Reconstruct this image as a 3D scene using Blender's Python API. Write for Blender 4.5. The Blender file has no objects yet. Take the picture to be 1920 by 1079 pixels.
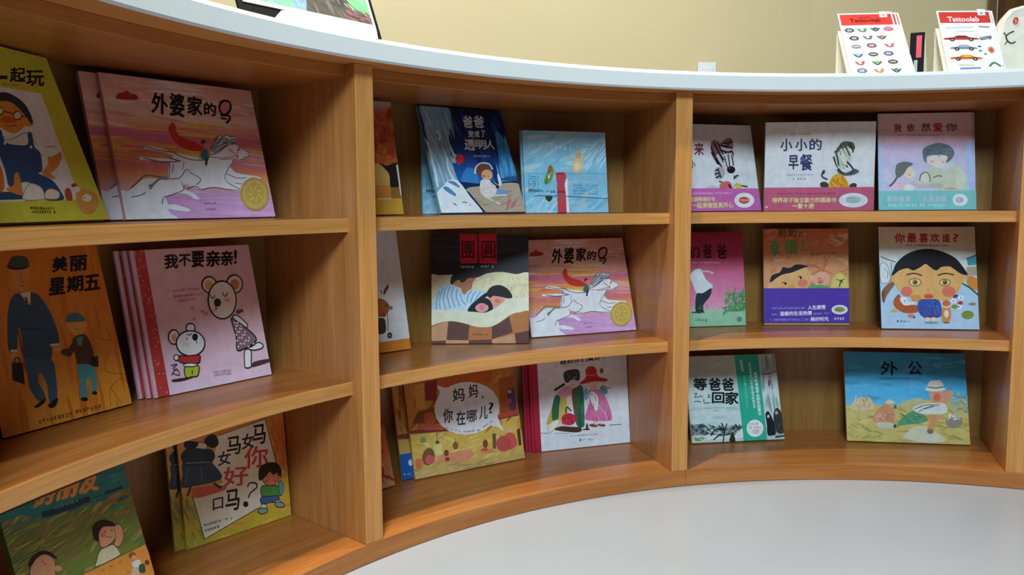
import bpy, bmesh, math, random
import numpy as np
from mathutils import Vector, Matrix

scene = bpy.context.scene
COL = scene.collection
EYE = 0.7134                       # eye height above the white floor

# ------------------------------------------------------------------ camera
def make_camera():
    f, pitch, roll = 1559.5, 0.1018, -0.0062
    cd = bpy.data.cameras.new('camera')
    cd.sensor_fit = 'HORIZONTAL'
    cd.sensor_width = 36.0
    cd.lens = f / 1920 * 36
    cd.clip_start = 0.02
    cam = bpy.data.objects.new('camera', cd)
    COL.objects.link(cam)
    fw = Vector((0, math.cos(pitch), -math.sin(pitch)))
    r = Vector((1, 0, 0))
    u = r.cross(fw)
    c, s = math.cos(roll), math.sin(roll)
    r2, u2 = c * r + s * u, -s * r + c * u
    m = Matrix((r2, u2, -fw)).transposed().to_4x4()
    m.translation = (0, 0, EYE)
    cam.matrix_world = m
    scene.camera = cam
make_camera()

# ------------------------------------------------------------------ world, lamps, exposure
world = bpy.data.worlds.new('room_daylight')
scene.world = world
world.use_nodes = True
bg = world.node_tree.nodes['Background']
bg.inputs['Color'].default_value = (0.80, 0.90, 1.0, 1)
bg.inputs['Strength'].default_value = 0.02

def lamp(name, kind, loc, target, energy, color, size=0.1, spread=None, size_y=None):
    ld = bpy.data.lights.new(name, kind)
    ld.energy = energy
    ld.color = color
    if kind == 'AREA':
        ld.shape = 'RECTANGLE' if size_y else 'DISK'
        ld.size = size
        if size_y:
            ld.size_y = size_y
        if spread:
            ld.spread = math.radians(spread)
    elif kind == 'SPOT':
        ld.shadow_soft_size = size
        ld.spot_size = math.radians(spread)
        ld.spot_blend = 0.8
    ob = bpy.data.objects.new(name, ld)
    COL.objects.link(ob)
    ob.location = loc
    d = Vector(target) - Vector(loc)
    ob.rotation_euler = d.to_track_quat('-Z', 'Y').to_euler()
    ob['kind'] = 'helper'
    return ob

lamp('downlight', 'AREA', (-0.26, 1.25, 2.90), (-0.26, 1.25, 0), 21, (1.0, 0.95, 0.80), 0.10, 100)
lamp('downlight', 'AREA', (0.48, 1.96, 2.90), (0.48, 1.96, 0), 11, (1.0, 0.95, 0.82), 0.10, 100)
lamp('ceiling_panel', 'AREA', (-0.25, -0.15, 2.70), (0.3, 1.9, 0.6), 8, (0.86, 0.94, 1.0), 0.5)
lamp('window_daylight', 'AREA', (-0.1, -1.9, 2.75), (0.3, 2.0, 0.6), 165, (0.64, 0.86, 1.0), 1.2, None, 0.8)
lamp('wall_fill', 'AREA', (-0.8, 2.3, 2.5), (-0.6, 3.0, 1.2), 20, (0.95, 0.97, 1.0), 0.5)  # added fill without a known fixture, brightens the left of the wall

scene.view_settings.view_transform = 'Standard'
scene.view_settings.look = 'None'
scene.view_settings.gamma = 1.0
scene.view_settings.use_curve_mapping = False
scene.view_settings.exposure = 0.0

# ------------------------------------------------------------------ colour and materials
def lin(h):
    if isinstance(h, str):
        h = int(h.lstrip('#'), 16)
    out = []
    for k in (16, 8, 0):
        c = ((h >> k) & 255) / 255
        out.append(c / 12.92 if c <= 0.04045 else ((c + 0.055) / 1.055) ** 2.4)
    return out + [1.0]

def new_mat(name):
    m = bpy.data.materials.new(name)
    m.use_nodes = True
    nt = m.node_tree
    return m, nt, nt.nodes['Principled BSDF']

def plain(name, hexcol, rough=0.5, noise=0.06, scale=8.0, bump=0.0, spec=0.5):
    m, nt, b = new_mat(name)
    N, L = nt.nodes, nt.links
    tc = N.new('ShaderNodeTexCoord')
    nz = N.new('ShaderNodeTexNoise')
    nz.inputs['Scale'].default_value = scale
    nz.inputs['Detail'].default_value = 5
    L.new(tc.outputs['Object'], nz.inputs['Vector'])
    cr = N.new('ShaderNodeValToRGB')
    c = lin(hexcol)
    cr.color_ramp.elements[0].color = [x * (1 - noise) for x in c[:3]] + [1]
    cr.color_ramp.elements[1].color = [min(1, x * (1 + noise)) for x in c[:3]] + [1]
    cr.color_ramp.elements[0].position = 0.3
    cr.color_ramp.elements[1].position = 0.7
    L.new(nz.outputs['Fac'], cr.inputs['Fac'])
    L.new(cr.outputs['Color'], b.inputs['Base Color'])
    b.inputs['Roughness'].default_value = rough
    b.inputs['Specular IOR Level'].default_value = spec
    if bump:
        bp = N.new('ShaderNodeBump')
        bp.inputs['Strength'].default_value = bump
        bp.inputs['Distance'].default_value = 0.002
        L.new(nz.outputs['Fac'], bp.inputs['Height'])
        L.new(bp.outputs['Normal'], b.inputs['Normal'])
    return m

def oak(name, dark, mid, light, rough=0.32, seed=0.0):
    """oak veneer: the grain runs along U of the UV map (metres)"""
    m, nt, b = new_mat(name)
    N, L = nt.nodes, nt.links
    uv = N.new('ShaderNodeUVMap')
    mp = N.new('ShaderNodeMapping')
    mp.inputs['Location'].default_value = (seed, seed * 1.7, 0)
    mp.inputs['Scale'].default_value = (1.6, 26, 1)
    L.new(uv.outputs['UV'], mp.inputs['Vector'])
    n1 = N.new('ShaderNodeTexNoise')
    n1.inputs['Scale'].default_value = 1.6
    n1.inputs['Detail'].default_value = 7
    n1.inputs['Roughness'].default_value = 0.6
    n1.inputs['Distortion'].default_value = 0.6
    L.new(mp.outputs['Vector'], n1.inputs['Vector'])
    mp2 = N.new('ShaderNodeMapping')
    mp2.inputs['Location'].default_value = (seed * 2.1, seed, 0)
    mp2.inputs['Scale'].default_value = (5, 240, 1)
    L.new(uv.outputs['UV'], mp2.inputs['Vector'])
    n2 = N.new('ShaderNodeTexNoise')
    n2.inputs['Scale'].default_value = 1.5
    n2.inputs['Detail'].default_value = 3
    L.new(mp2.outputs['Vector'], n2.inputs['Vector'])
    cr = N.new('ShaderNodeValToRGB')
    cr.color_ramp.elements[0].position = 0.30
    cr.color_ramp.elements[0].color = lin(dark)
    cr.color_ramp.elements[1].position = 0.72
    cr.color_ramp.elements[1].color = lin(light)
    e = cr.color_ramp.elements.new(0.5)
    e.color = lin(mid)
    L.new(n1.outputs['Fac'], cr.inputs['Fac'])
    mx = N.new('ShaderNodeMix')
    mx.data_type = 'RGBA'
    mx.blend_type = 'MULTIPLY'
    cr2 = N.new('ShaderNodeValToRGB')
    cr2.color_ramp.elements[0].position = 0.32
    cr2.color_ramp.elements[0].color = (0.80, 0.74, 0.68, 1)
    cr2.color_ramp.elements[1].position = 0.55
    cr2.color_ramp.elements[1].color = (1, 1, 1, 1)
    L.new(n2.outputs['Fac'], cr2.inputs['Fac'])
    mx.inputs[0].default_value = 0.8
    L.new(cr.outputs['Color'], mx.inputs[6])
    L.new(cr2.outputs['Color'], mx.inputs[7])
    L.new(mx.outputs[2], b.inputs['Base Color'])
    b.inputs['Roughness'].default_value = rough
    b.inputs['Specular IOR Level'].default_value = 0.4
    bp = N.new('ShaderNodeBump')
    bp.inputs['Strength'].default_value = 0.08
    bp.inputs['Distance'].default_value = 0.001
    L.new(n2.outputs['Fac'], bp.inputs['Height'])
    L.new(bp.outputs['Normal'], b.inputs['Normal'])
    return m

def printed(name, rough=0.33):
    """ink on coated paper: flat ink colours with a faint paper mottle"""
    m, nt, b = new_mat(name)
    N, L = nt.nodes, nt.links
    at = N.new('ShaderNodeAttribute')
    at.attribute_name = 'ink'
    tc = N.new('ShaderNodeTexCoord')
    nz = N.new('ShaderNodeTexNoise')
    nz.inputs['Scale'].default_value = 45
    nz.inputs['Detail'].default_value = 4
    L.new(tc.outputs['Object'], nz.inputs['Vector'])
    mr = N.new('ShaderNodeMapRange')
    mr.inputs[1].default_value = 0.3
    mr.inputs[2].default_value = 0.7
    mr.inputs[3].default_value = 0.9
    mr.inputs[4].default_value = 1.06
    L.new(nz.outputs['Fac'], mr.inputs[0])
    mx = N.new('ShaderNodeMix')
    mx.data_type = 'RGBA'
    mx.blend_type = 'MULTIPLY'
    mx.inputs[0].default_value = 1.0
    L.new(at.outputs['Color'], mx.inputs[6])
    L.new(mr.outputs[0], mx.inputs[7])
    L.new(mx.outputs[2], b.inputs['Base Color'])
    b.inputs['Roughness'].default_value = rough
    b.inputs['Specular IOR Level'].default_value = 0.35
    return m

M = {
    'oak_long': oak('oak_along_shelf', '#a5622a', '#b06c33', '#bd7c40'),
    'oak_up': oak('oak_upright', '#a86a34', '#b5763e', '#c2864e', seed=3.3),
    'oak_back': oak('oak_back_panel', '#90652f', '#9d7038', '#a87c44', seed=7.1),
    'oak_lit': oak('oak_lit_tone', '#c0803f', '#cd8d4d', '#d8995a', seed=5.2),  # paler oak: light on fronts and counter underside put into the colour
    'white': plain('white_solid_surface', '#d4d6d4', 0.28, 0.015, 3.0),
    'floor': plain('white_glossy_floor', '#a7a9ae', 0.3, 0.02, 2.0),
    'wall': plain('cream_paint', '#dcc495', 0.85, 0.03, 1.2, bump=0.05),
    'brown': oak('dark_brown_wood', '#573719', '#664220', '#734d28', seed=1.2),
    'pages': plain('paper_page_edges', '#e6ddca', 0.8, 0.12, 160.0),
    'print': printed('printed_cover'),
    'black': plain('black_board', '#0d0d0d', 0.6, 0.1, 20.0, spec=0.15),
    'plastic': plain('white_plastic', '#efeeea', 0.4, 0.02, 10.0),
    'whitebox': plain('white_card', '#fbfaf6', 0.6, 0.02, 10.0),
}

# ------------------------------------------------------------------ object helpers
def link(o, parent=None):
    COL.objects.link(o)
    if parent:
        o.parent = parent
    return o

def thing(name, label, cat, loc=(0, 0, 0), rot=(0, 0, 0), group=None):
    o = bpy.data.objects.new(name, None)
    o.empty_display_size = 0.03
    link(o)
    o.location = loc
    o.rotation_euler = rot
    o['label'] = label
    o['category'] = cat
    if group:
        o['group'] = group
    return o

def tag(o, label, cat, group=None):
    o['label'] = label
    o['category'] = cat
    if group:
        o['group'] = group
    return o

def struct(o):
    o['kind'] = 'structure'
    return o

def mesh_obj(name, bm, mat, parent=None, bevel=0.0, smooth=False):
    me = bpy.data.meshes.new(name)
    bmesh.ops.recalc_face_normals(bm, faces=bm.faces)
    bm.to_mesh(me)
    bm.free()
    for mm in (mat if isinstance(mat, (list, tuple)) else [mat]):
        me.materials.append(mm)
    o = link(bpy.data.objects.new(name, me), parent)
    if bevel:
        md = o.modifiers.new('bevel', 'BEVEL')
        md.width = bevel
        md.segments = 2
        md.limit_method = 'ANGLE'
        md.angle_limit = math.radians(40)
    if smooth:
        for p in me.polygons:
            p.use_smooth = True
    return o

# the bookcase follows a circle in plan
CX, CY = 0.777, 0.6665
RF, RS, RC, RB = 1.408, 1.439, 1.3706, 1.735
Z = lambda e: e + EYE                 # height above the eye -> height above the floor
ZA, ZB = 0.0, Z(-0.6726)
ZC, ZCB = Z(-0.3479), Z(-0.3750)
ZD, ZDB = Z(-0.0277), Z(-0.0550)
ZI, ZE, ZF = Z(0.2393), Z(0.2615), Z(0.3053)

def pol(r, deg, z=0.0):
    t = math.radians(deg)
    return Vector((CX + r * math.sin(t), CY + r * math.cos(t), z))

def arc_bm(t0, t1, profile, step=1.0, ends=True, upright=False):
    """sweep a closed (r, z) profile along the plan circle; U runs along the arc"""
    bm = bmesh.new()
    uvl = bm.loops.layers.uv.new('UVMap')
    n = max(2, int(math.ceil((t1 - t0) / step)))
    per = [0.0]
    for i in range(len(profile)):
        a, b = profile[i], profile[(i + 1) % len(profile)]
        per.append(per[-1] + math.hypot(b[0] - a[0], b[1] - a[1]))
    rings = []
    for i in range(n + 1):
        t = t0 + (t1 - t0) * i / n
        rings.append([bm.verts.new(pol(r, t, z)) for r, z in profile])
    k = len(profile)
    for i in range(n):
        ua = math.radians(t0 + (t1 - t0) * i / n) * 1.45
        ub = math.radians(t0 + (t1 - t0) * (i + 1) / n) * 1.45
        for j in range(k):
            j2 = (j + 1) % k
            f = bm.faces.new((rings[i][j], rings[i + 1][j], rings[i + 1][j2], rings[i][j2]))
            for lp, uv in zip(f.loops, ((ua, per[j]), (ub, per[j]), (ub, per[j + 1]), (ua, per[j + 1]))):
                lp[uvl].uv = (uv[1], uv[0]) if upright else uv
    if ends:
        for ring in (rings[0], rings[-1]):
            f = bm.faces.new(ring)
            for lp, (r, z) in zip(f.loops, profile):
                lp[uvl].uv = (r, z)
    return bm

def rect(r0, r1, z0, z1):
    return [(r0, z0), (r1, z0), (r1, z1), (r0, z1)]

def box_bm(x0, x1, y0, y1, z0, z1, grain='x'):
    bm = bmesh.new()
    uvl = bm.loops.layers.uv.new('UVMap')
    vs = [bm.verts.new((x, y, z)) for x in (x0, x1) for y in (y0, y1) for z in (z0, z1)]
    for idx in ((0, 1, 3, 2), (4, 6, 7, 5), (0, 4, 5, 1), (2, 3, 7, 6), (0, 2, 6, 4), (1, 5, 7, 3)):
        f = bm.faces.new([vs[i] for i in idx])
        for lp in f.loops:
            c = lp.vert.co
            q = {'x': (c.x, c.y + c.z), 'y': (c.y, c.x + c.z), 'z': (c.z, c.x + c.y)}[grain]
            lp[uvl].uv = q
    return bm

# ------------------------------------------------------------------ the room
bm = bmesh.new()
vs = [bm.verts.new(v) for v in ((-4, -4, 0), (5, -4, 0), (5, 4.2, 0), (-4, 4.2, 0))]
bm.faces.new(vs)
struct(mesh_obj('floor', bm, M['floor']))
def wall(name, x0, y0, x1, y1, h=3.0, th=0.1):
    d = Vector((x1 - x0, y1 - y0, 0))
    bmw = box_bm(0, d.length, 0, th, 0, h)
    o = struct(mesh_obj(name, bmw, M['wall']))
    o.location = (x0, y0, 0)
    o.rotation_euler = (0, 0, math.atan2(d.y, d.x))
    return o
wall('wall_back', -2.2, 3.05, 1.10, 3.12)
wall('wall_right', 1.10, 3.12, 4.2, 2.95)
o = struct(mesh_obj('trim_1', box_bm(0, 0.5, 0, 0.06, 0, 2.2, 'z'), M['brown'], bevel=0.004))
o.location = (1.70, 2.99, 0)
o.rotation_euler = (0, 0, math.radians(-4))

# ------------------------------------------------------------------ bookcase
DIV = [-82.2, -48.45, -14.81, 19.22, 52.9]
HALF = 0.0218
case = thing('bookcase', 'curved oak bookcase with three tiers of open shelves under the white counter', 'bookcase', pol(RF, -15))
inv = Matrix.Translation(case.location).inverted()
def part(name, bm, mat, bevel=0.0, edge=False):
    if edge:                                     # lighter oak on the front face, its stronger light put into the colour
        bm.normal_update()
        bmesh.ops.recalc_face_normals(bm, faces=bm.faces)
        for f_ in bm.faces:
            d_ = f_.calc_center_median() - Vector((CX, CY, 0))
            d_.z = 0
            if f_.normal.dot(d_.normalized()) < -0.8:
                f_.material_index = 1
        mat = [mat, M['oak_lit']]
    bm.transform(inv)
    return mesh_obj(name, bm, mat, case, bevel)
T0, T1 = -86.0, 56.0
dd = math.degrees((HALF - 0.0005) / RB)
sp = [(T0, DIV[0] - dd)] + [(DIV[i] + dd, DIV[i + 1] - dd) for i in range(4)]
bays = sp[1:]
for d in DIV:
    bmd = box_bm(-HALF, HALF, RF, RB + 0.018, ZB, ZE, 'z')
    bmd.transform(Matrix.Translation((CX, CY, 0)) @ Matrix.Rotation(math.radians(-d), 4, 'Z'))
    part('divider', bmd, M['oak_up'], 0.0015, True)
for a, b in bays:
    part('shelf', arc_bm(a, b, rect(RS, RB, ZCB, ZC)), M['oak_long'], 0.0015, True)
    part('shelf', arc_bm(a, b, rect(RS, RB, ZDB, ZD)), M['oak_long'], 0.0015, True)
    part('top_board', arc_bm(a, b, rect(RS, RB, ZI, ZE)), M['oak_long'], 0.0012)
    part('back_panel', arc_bm(a, b, rect(RB, RB + 0.018, ZB, ZE), upright=True), M['oak_back'])
seam = DIV[2] + dd
part('base_board', arc_bm(T0, seam, rect(RF, RB + 0.018, 0.001, ZB)), M['oak_long'], 0.0012)
part('base_board', arc_bm(seam + 0.02, T1, rect(RF, RB + 0.018, 0.001, ZB)), M['oak_long'], 0.0012)
part('counter_support', arc_bm(T0, T1, rect(RC + 0.006, RB + 0.1, ZE, ZE + 0.006)), M['oak_lit'])  # paler oak tone stands in for light bounced onto the underside

# white counter with a rounded front edge
prof = [(RC + 0.004, ZE), (RC, ZE + 0.004), (RC, ZF - 0.009), (RC + 0.0026, ZF - 0.0026), (RC + 0.009, ZF),
        (RB + 0.2, ZF), (RB + 0.2, ZE + 0.0065), (RC + 0.0055, ZE + 0.0065), (RC + 0.0055, ZE)]
ct = mesh_obj('countertop', arc_bm(T0, T1 + 3, prof), M['white'])
tag(ct, 'white curved countertop with a rounded edge running along the top of the oak bookcase', 'countertop')

# ------------------------------------------------------------------ cover printing
GLYPH = {}
def glyph(text):
    key = text
    if key not in GLYPH:
        cu = bpy.data.curves.new('lettering', 'FONT')
        cu.body = text
        cu.size = 1
        cu.resolution_u = 2
        ob = bpy.data.objects.new('lettering', cu)
        COL.objects.link(ob)
        dg = bpy.context.evaluated_depsgraph_get()
        ev = ob.evaluated_get(dg)
        me = ev.to_mesh()
        v = np.array([(q.co.x, q.co.y) for q in me.vertices]) if len(me.vertices) else np.zeros((0, 2))
        f = [tuple(p.vertices) for p in me.polygons]
        ev.to_mesh_clear()
        bpy.data.objects.remove(ob)
        bpy.data.curves.remove(cu)
        GLYPH[key] = (v, f)
    return GLYPH[key]

def smooth(pts, closed, n=6):
    p = [np.array(q, float) for q in pts]
    out = []
    k = len(p)
    for i in range(k if closed else k - 1):
        if closed:
            a, b, c, d = p[i - 1], p[i], p[(i + 1) % k], p[(i + 2) % k]
        else:
            a, b, c, d = p[max(i - 1, 0)], p[i], p[i + 1], p[min(i + 2, k - 1)]
        for j in range(n):
            t = j / n
            out.append(0.5 * ((2 * b) + (c - a) * t + (2 * a - 5 * b + 4 * c - d) * t * t + (3 * b - a - 3 * c + d) * t ** 3))
    if not closed:
        out.append(p[-1])
    return out

def pts_of(s):
    if not isinstance(s, str):
        return s
    return [tuple(float(v) for v in q.split(',')) for q in s.split()]

def clip(poly, w, h):
    for ax, lim, sg in ((0, 0, 1), (0, w, -1), (1, 0, 1), (1, h, -1)):
        out = []
        for i in range(len(poly)):
            a, b = poly[i - 1], poly[i]
            da, db = (a[ax] - lim) * sg, (b[ax] - lim) * sg
            if (da >= 0) != (db >= 0):
                t = da / (da - db)
                out.append(a + (b - a) * t)
            if db >= 0:
                out.append(b)
        poly = out
        if len(poly) < 3:
            return []
    return poly

class Art:
    """flat printing on a cover of w x h metres. Outlines are given on a sketch
    grid (origin gx, gy, scale gs) in which the cover is the four-cornered 'quad'."""
    def __init__(self, w, h, quad, grid, base):
        self.w, self.h, self.grid, self.base = w, h, grid, base
        src = quad
        dst = [(0, 0), (w, 0), (w, h), (0, h)]
        A, bb = [], []
        for (x, y), (u, v) in zip(src, dst):
            A.append([x, y, 1, 0, 0, 0, -u * x, -u * y]); bb.append(u)
            A.append([0, 0, 0, x, y, 1, -v * x, -v * y]); bb.append(v)
        self.H = np.append(np.linalg.solve(np.array(A, float), np.array(bb, float)), 1).reshape(3, 3)
        q = np.array(quad, float)
        self.k = w / (np.hypot(*(q[1] - q[0])) + np.hypot(*(q[2] - q[3]))) * 2 / grid[2]
        self.parts = {}
        self.rnd = random.Random(7)
        self.sub('front_cover', 0.0)
    def sub(self, name, lift):
        self.cur = self.parts.setdefault(name, dict(v=[], f=[], c=[], z=lift))
    def m(self, p):
        gx, gy, gs = self.grid
        q = self.H @ np.array([gx + p[0] / gs, gy + p[1] / gs, 1.0])
        return q[:2] / q[2]
    def put(self, poly, col, dz=8e-6):
        poly = clip(poly, self.w, self.h)
        if len(poly) < 3:
            return
        c = self.cur
        c['z'] += dz
        n = len(c['v'])
        c['v'] += [(p[0], -c['z'], p[1]) for p in poly]
        c['f'].append(tuple(range(n, n + len(poly))))
        cl = lin(col)
        c['c'] += [cl] * len(poly)
    def P(self, col, s):
        self.put([self.m(p) for p in pts_of(s)], col)
    def S(self, col, s, line=None, lw=4):
        p = smooth(pts_of(s), True)
        self.put([self.m(q) for q in p], col)
        if line:
            self.L(line, lw, p + [p[0]], False)
    def E(self, col, cx, cy, rx, ry=None, rot=0, line=None, lw=4):
        ry = rx if ry is None else ry
        r = math.radians(rot)
        p = []
        for i in range(22):
            a = i / 22 * 2 * math.pi
            x, y = rx * math.cos(a), ry * math.sin(a)
            p.append((cx + x * math.cos(r) - y * math.sin(r), cy + x * math.sin(r) + y * math.cos(r)))
        self.put([self.m(q) for q in p], col)
        if line:
            self.L(line, lw, p + [p[0]], False)
    def L(self, col, wd, s, sm=True):
        p = pts_of(s)
        if sm and len(p) > 2:
            p = smooth(p, False, 5)
        q = [self.m(a) for a in p]
        hw = wd * self.k / 2
        nrm = []
        for i in range(len(q)):
            d = q[min(i + 1, len(q) - 1)] - q[max(i - 1, 0)]
            d = d / (np.hypot(*d) + 1e-9)
            nrm.append(np.array([-d[1], d[0]]) * hw)
        self.cur['z'] += 7e-6
        for i in range(len(q) - 1):
            self.put([q[i] + nrm[i], q[i + 1] + nrm[i + 1], q[i + 1] - nrm[i + 1], q[i] - nrm[i]], col, 0)
    def G(self, stops):
        """vertical bands of ink blending into each other, top (0) to bottom (1)"""
        c = self.cur
        c['z'] += 8e-6
        for (a, ca), (b, cb) in zip(stops[:-1], stops[1:]):
            n = len(c['v'])
            ya, yb = self.h * (1 - a), self.h * (1 - b)
            c['v'] += [(0, -c['z'], yb), (self.w, -c['z'], yb), (self.w, -c['z'], ya), (0, -c['z'], ya)]
            c['f'].append((n, n + 1, n + 2, n + 3))
            c['c'] += [lin(cb), lin(cb), lin(ca), lin(ca)]
    def B(self, cols, x0, y0, x1, y1, n, ln, wd, ang, spread=12):
        for i in range(n):
            x, y = self.rnd.uniform(x0, x1), self.rnd.uniform(y0, y1)
            a = math.radians(ang + self.rnd.uniform(-spread, spread))
            l, w = ln * self.rnd.uniform(0.5, 1.2) / 2, wd * self.rnd.uniform(0.5, 1.2) / 2
            dx, dy = math.cos(a), math.sin(a)
            p = [(x - dx * l, y - dy * l), (x - dx * l * .4 + dy * w, y - dy * l * .4 - dx * w), (x + dx * l * .5 + dy * w * .8, y + dy * l * .5 - dx * w * .8),
                 (x + dx * l, y + dy * l), (x + dx * l * .4 - dy * w, y + dy * l * .4 + dx * w), (x - dx * l * .5 - dy * w * .9, y - dy * l * .5 + dx * w * .9)]
            self.put([self.m(q) for q in p], self.rnd.choice(cols), 3e-6)
        self.cur['z'] += 7e-6
    def C(self, col, ch, x0, y0, x1, y1, bold=0.012, sk=0.0):
        """one glyph filling the sketch box x0..x1, y0 (top)..y1 (bottom)"""
        v, f = glyph(ch)
        if not len(v):
            return
        lo, hi = v.min(0), v.max(0)
        t = (v - lo) / np.maximum(hi - lo, 1e-6)
        c = self.cur
        e = bold * (y1 - y0) * 1.15
        for ox, oy in (((0, 0), (e, 0), (-e, 0), (0, e), (0, -e)) if bold else ((0, 0),)):
            c['z'] += 2e-6
            n = len(c['v'])
            for a, b in t:
                q = self.m((x0 + (x1 - x0) * a + ox, y1 + (y0 - y1) * b + sk * (a - .5) + oy))
                c['v'].append((min(max(q[0], 0), self.w), -c['z'], min(max(q[1], 0), self.h)))
            cl = lin(col)
            for fc in f:
                c['f'].append(tuple(n + i for i in fc))
            c['c'] += [cl] * len(t)
        c['z'] += 6e-6
    def T(self, col, text, x0, y0, x1, y1, k=1.0, bold=0.012):
        """a line of lettering along its bottom edge x0,y0 -> x1,y1"""
        v, f = glyph(text)
        a, b = self.m((x0, y0)), self.m((x1, y1))
        d = b - a
        lo, hi = v.min(0), v.max(0)
        s = np.hypot(*d) / (hi[0] - lo[0])
        d = d / np.hypot(*d)
        nn = np.array([-d[1], d[0]])
        c = self.cur
        e = bold * s * 0.8
        cl = lin(col)
        for ox, oy in (((0, 0), (e, 0), (-e, 0), (0, e), (0, -e)) if bold else ((0, 0),)):
            c['z'] += 2e-6
            n = len(c['v'])
            for q in v:
                r = a + d * ((q[0] - lo[0]) * s + ox) + nn * ((q[1] - lo[1]) * s * k + oy)
                c['v'].append((min(max(r[0], 0), self.w), -c['z'], min(max(r[1], 0), self.h)))
            for fc in f:
                c['f'].append(tuple(n + i for i in fc))
            c['c'] += [cl] * len(v)
        c['z'] += 6e-6
    def row(self, col, x0, y0, x1, y1, hgt):
        """a row of print too small to read"""
        L = math.hypot(x1 - x0, y1 - y0)
        dx, dy = (x1 - x0) / L, (y1 - y0) / L
        t = 0.0
        while t < L - hgt * 0.5:
            w = hgt * self.rnd.uniform(0.55, 0.85)
            for o in (-0.36, 0.0, 0.36):
                if self.rnd.random() < 0.8:
                    a = (x0 + dx * t - dy * hgt * o, y0 + dy * t + dx * hgt * o)
                    b = (a[0] + dx * w, a[1] + dy * w)
                    self.L(col, hgt * 0.2, [a, b], False)
            if self.rnd.random() < 0.7:
                m = (x0 + dx * (t + w / 2), y0 + dy * (t + w / 2))
                self.L(col, hgt * 0.2, [(m[0] + dy * hgt * .45, m[1] - dx * hgt * .45), (m[0] - dy * hgt * .45, m[1] + dx * hgt * .45)], False)
            t += hgt * (1.05 if self.rnd.random() < 0.88 else 1.9)
    def mesh(self, name, box=None):
        """the printed part as a mesh: optional board (x0,x1,y0,y1,z0,z1,colour) + the printing"""
        c = self.parts[name]
        v, f, cc = list(c['v']), list(c['f']), list(c['c'])
        if box:
            x0, x1, y0, y1, z0, z1, bc = box
            n = len(v)
            v += [(x, y, z) for x in (x0, x1) for y in (y0, y1) for z in (z0, z1)]
            f += [tuple(n + i for i in q) for q in ((0, 1, 3, 2), (4, 6, 7, 5), (0, 4, 5, 1), (2, 3, 7, 6), (0, 2, 6, 4), (1, 5, 7, 3))]
            cc += [lin(bc)] * 8
        me = bpy.data.meshes.new(name)
        me.from_pydata(v, [], f)
        at = me.color_attributes.new('ink', 'FLOAT_COLOR', 'POINT')
        at.data.foreach_set('color', np.array(cc, dtype=np.float32).ravel())
        me.materials.append(M['print'])
        return me

def ink_box(name, x0, x1, y0, y1, z0, z1, col, parent):
    me = bpy.data.meshes.new(name)
    v = [(x, y, z) for x in (x0, x1) for y in (y0, y1) for z in (z0, z1)]
    me.from_pydata(v, [], [(0, 1, 3, 2), (4, 6, 7, 5), (0, 4, 5, 1), (2, 3, 7, 6), (0, 2, 6, 4), (1, 5, 7, 3)])
    at = me.color_attributes.new('ink', 'FLOAT_COLOR', 'POINT')
    at.data.foreach_set('color', np.array([lin(col)] * 8, dtype=np.float32).ravel())
    me.materials.append(M['print'])
    o = link(bpy.data.objects.new(name, me), parent)
    return o

def copy_thing(src, loc, label, rot=None):
    r = src.copy()
    COL.objects.link(r)
    r.location = loc
    if rot:
        r.rotation_euler = rot
    r['label'] = label
    for ch in list(src.children):
        c = ch.copy()
        COL.objects.link(c)
        c.parent = r
        for g in ch.children:
            d = g.copy()
            COL.objects.link(d)
            d.parent = c
    return r

BOOKS = {}
def book(key, row, place, quad, grid, base, edge, spine, label, paint, t=0.010, group=None, hard=True, back=None):
    """a picture book standing on a shelf, leaning back. Local axes: x along the cover, y into the shelf, z up the cover"""
    x, y, yaw, w, h, lean = place
    zs = {1: ZD, 2: ZC, 3: ZB}[row]
    root = thing('picture_book', label, 'book', (x, y, zs + t * math.sin(lean) + 0.0008), (-lean, 0, yaw), group or {1: 'picture books on the upper shelves', 2: 'picture books on the middle shelves', 3: 'picture books on the bottom shelves'}[row])
    a = Art(w, h, quad, grid, base)
    a.base_col = base
    paint(a)
    th = 0.0022 if hard else 0.0008
    off = Matrix.Translation((-w / 2, 0, 0))
    for nm, c in a.parts.items():
        if nm == 'front_cover':
            me = a.mesh(nm, (0, w, 0.0, th, 0, h, edge))
        elif nm == 'paper_band':
            x0, x1, z0, z1 = c['rect']
            me = a.mesh(nm, (x0 - .0006, x1 + .0006, c['base'] , 0.0, z0, z1, c['col']))
        else:
            me = a.mesh(nm)
        me.transform(off)
        link(bpy.data.objects.new(nm, me), root)
    sp = ink_box('spine', -w / 2 - 0.0003, -w / 2 + 0.0016, th * 0.2, t - th * 0.2, 0, h, spine, root)
    ink_box('back_cover', -w / 2, w / 2, t - th, t, 0, h, back or edge, root)
    m_ = 0.004 if hard else 0.0
    pg = mesh_obj('page_block', box_bm(-w / 2 + 0.0018, w / 2 - m_, th + 0.0001, t - th - 0.0001, m_, h - m_), M['pages'], root)
    BOOKS[key] = root
    return root

def band(a, z0, z1, col, x0=0.0, x1=None):
    """a loose paper band wrapped round the cover"""
    a.sub('paper_band', 0.0)
    base = -(max(a.parts['front_cover']['z'], 0) + 0.0004)
    a.cur['z'] = -base
    a.cur.update(rect=(x0, a.w if x1 is None else x1, z0, z1), base=base, col=col)
    a.cur['z'] += 2e-5

def behind(key, dx, dy, label, dyaw=0.0, dlean=0.0):
    """another copy of the book, standing behind it and shifted dx along it, dy into the shelf"""
    s = BOOKS[key]
    yaw, lean = s.rotation_euler.z, -s.rotation_euler.x
    d = Vector((math.cos(yaw), math.sin(yaw), 0)) * dx + Vector((-math.sin(yaw), math.cos(yaw), 0)) * dy
    return copy_thing(s, s.location + d, label, (-(lean + dlean), 0, yaw + dyaw))

# ------------------------------------------------------------------ the covers
K = '#1c181a'

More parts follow.
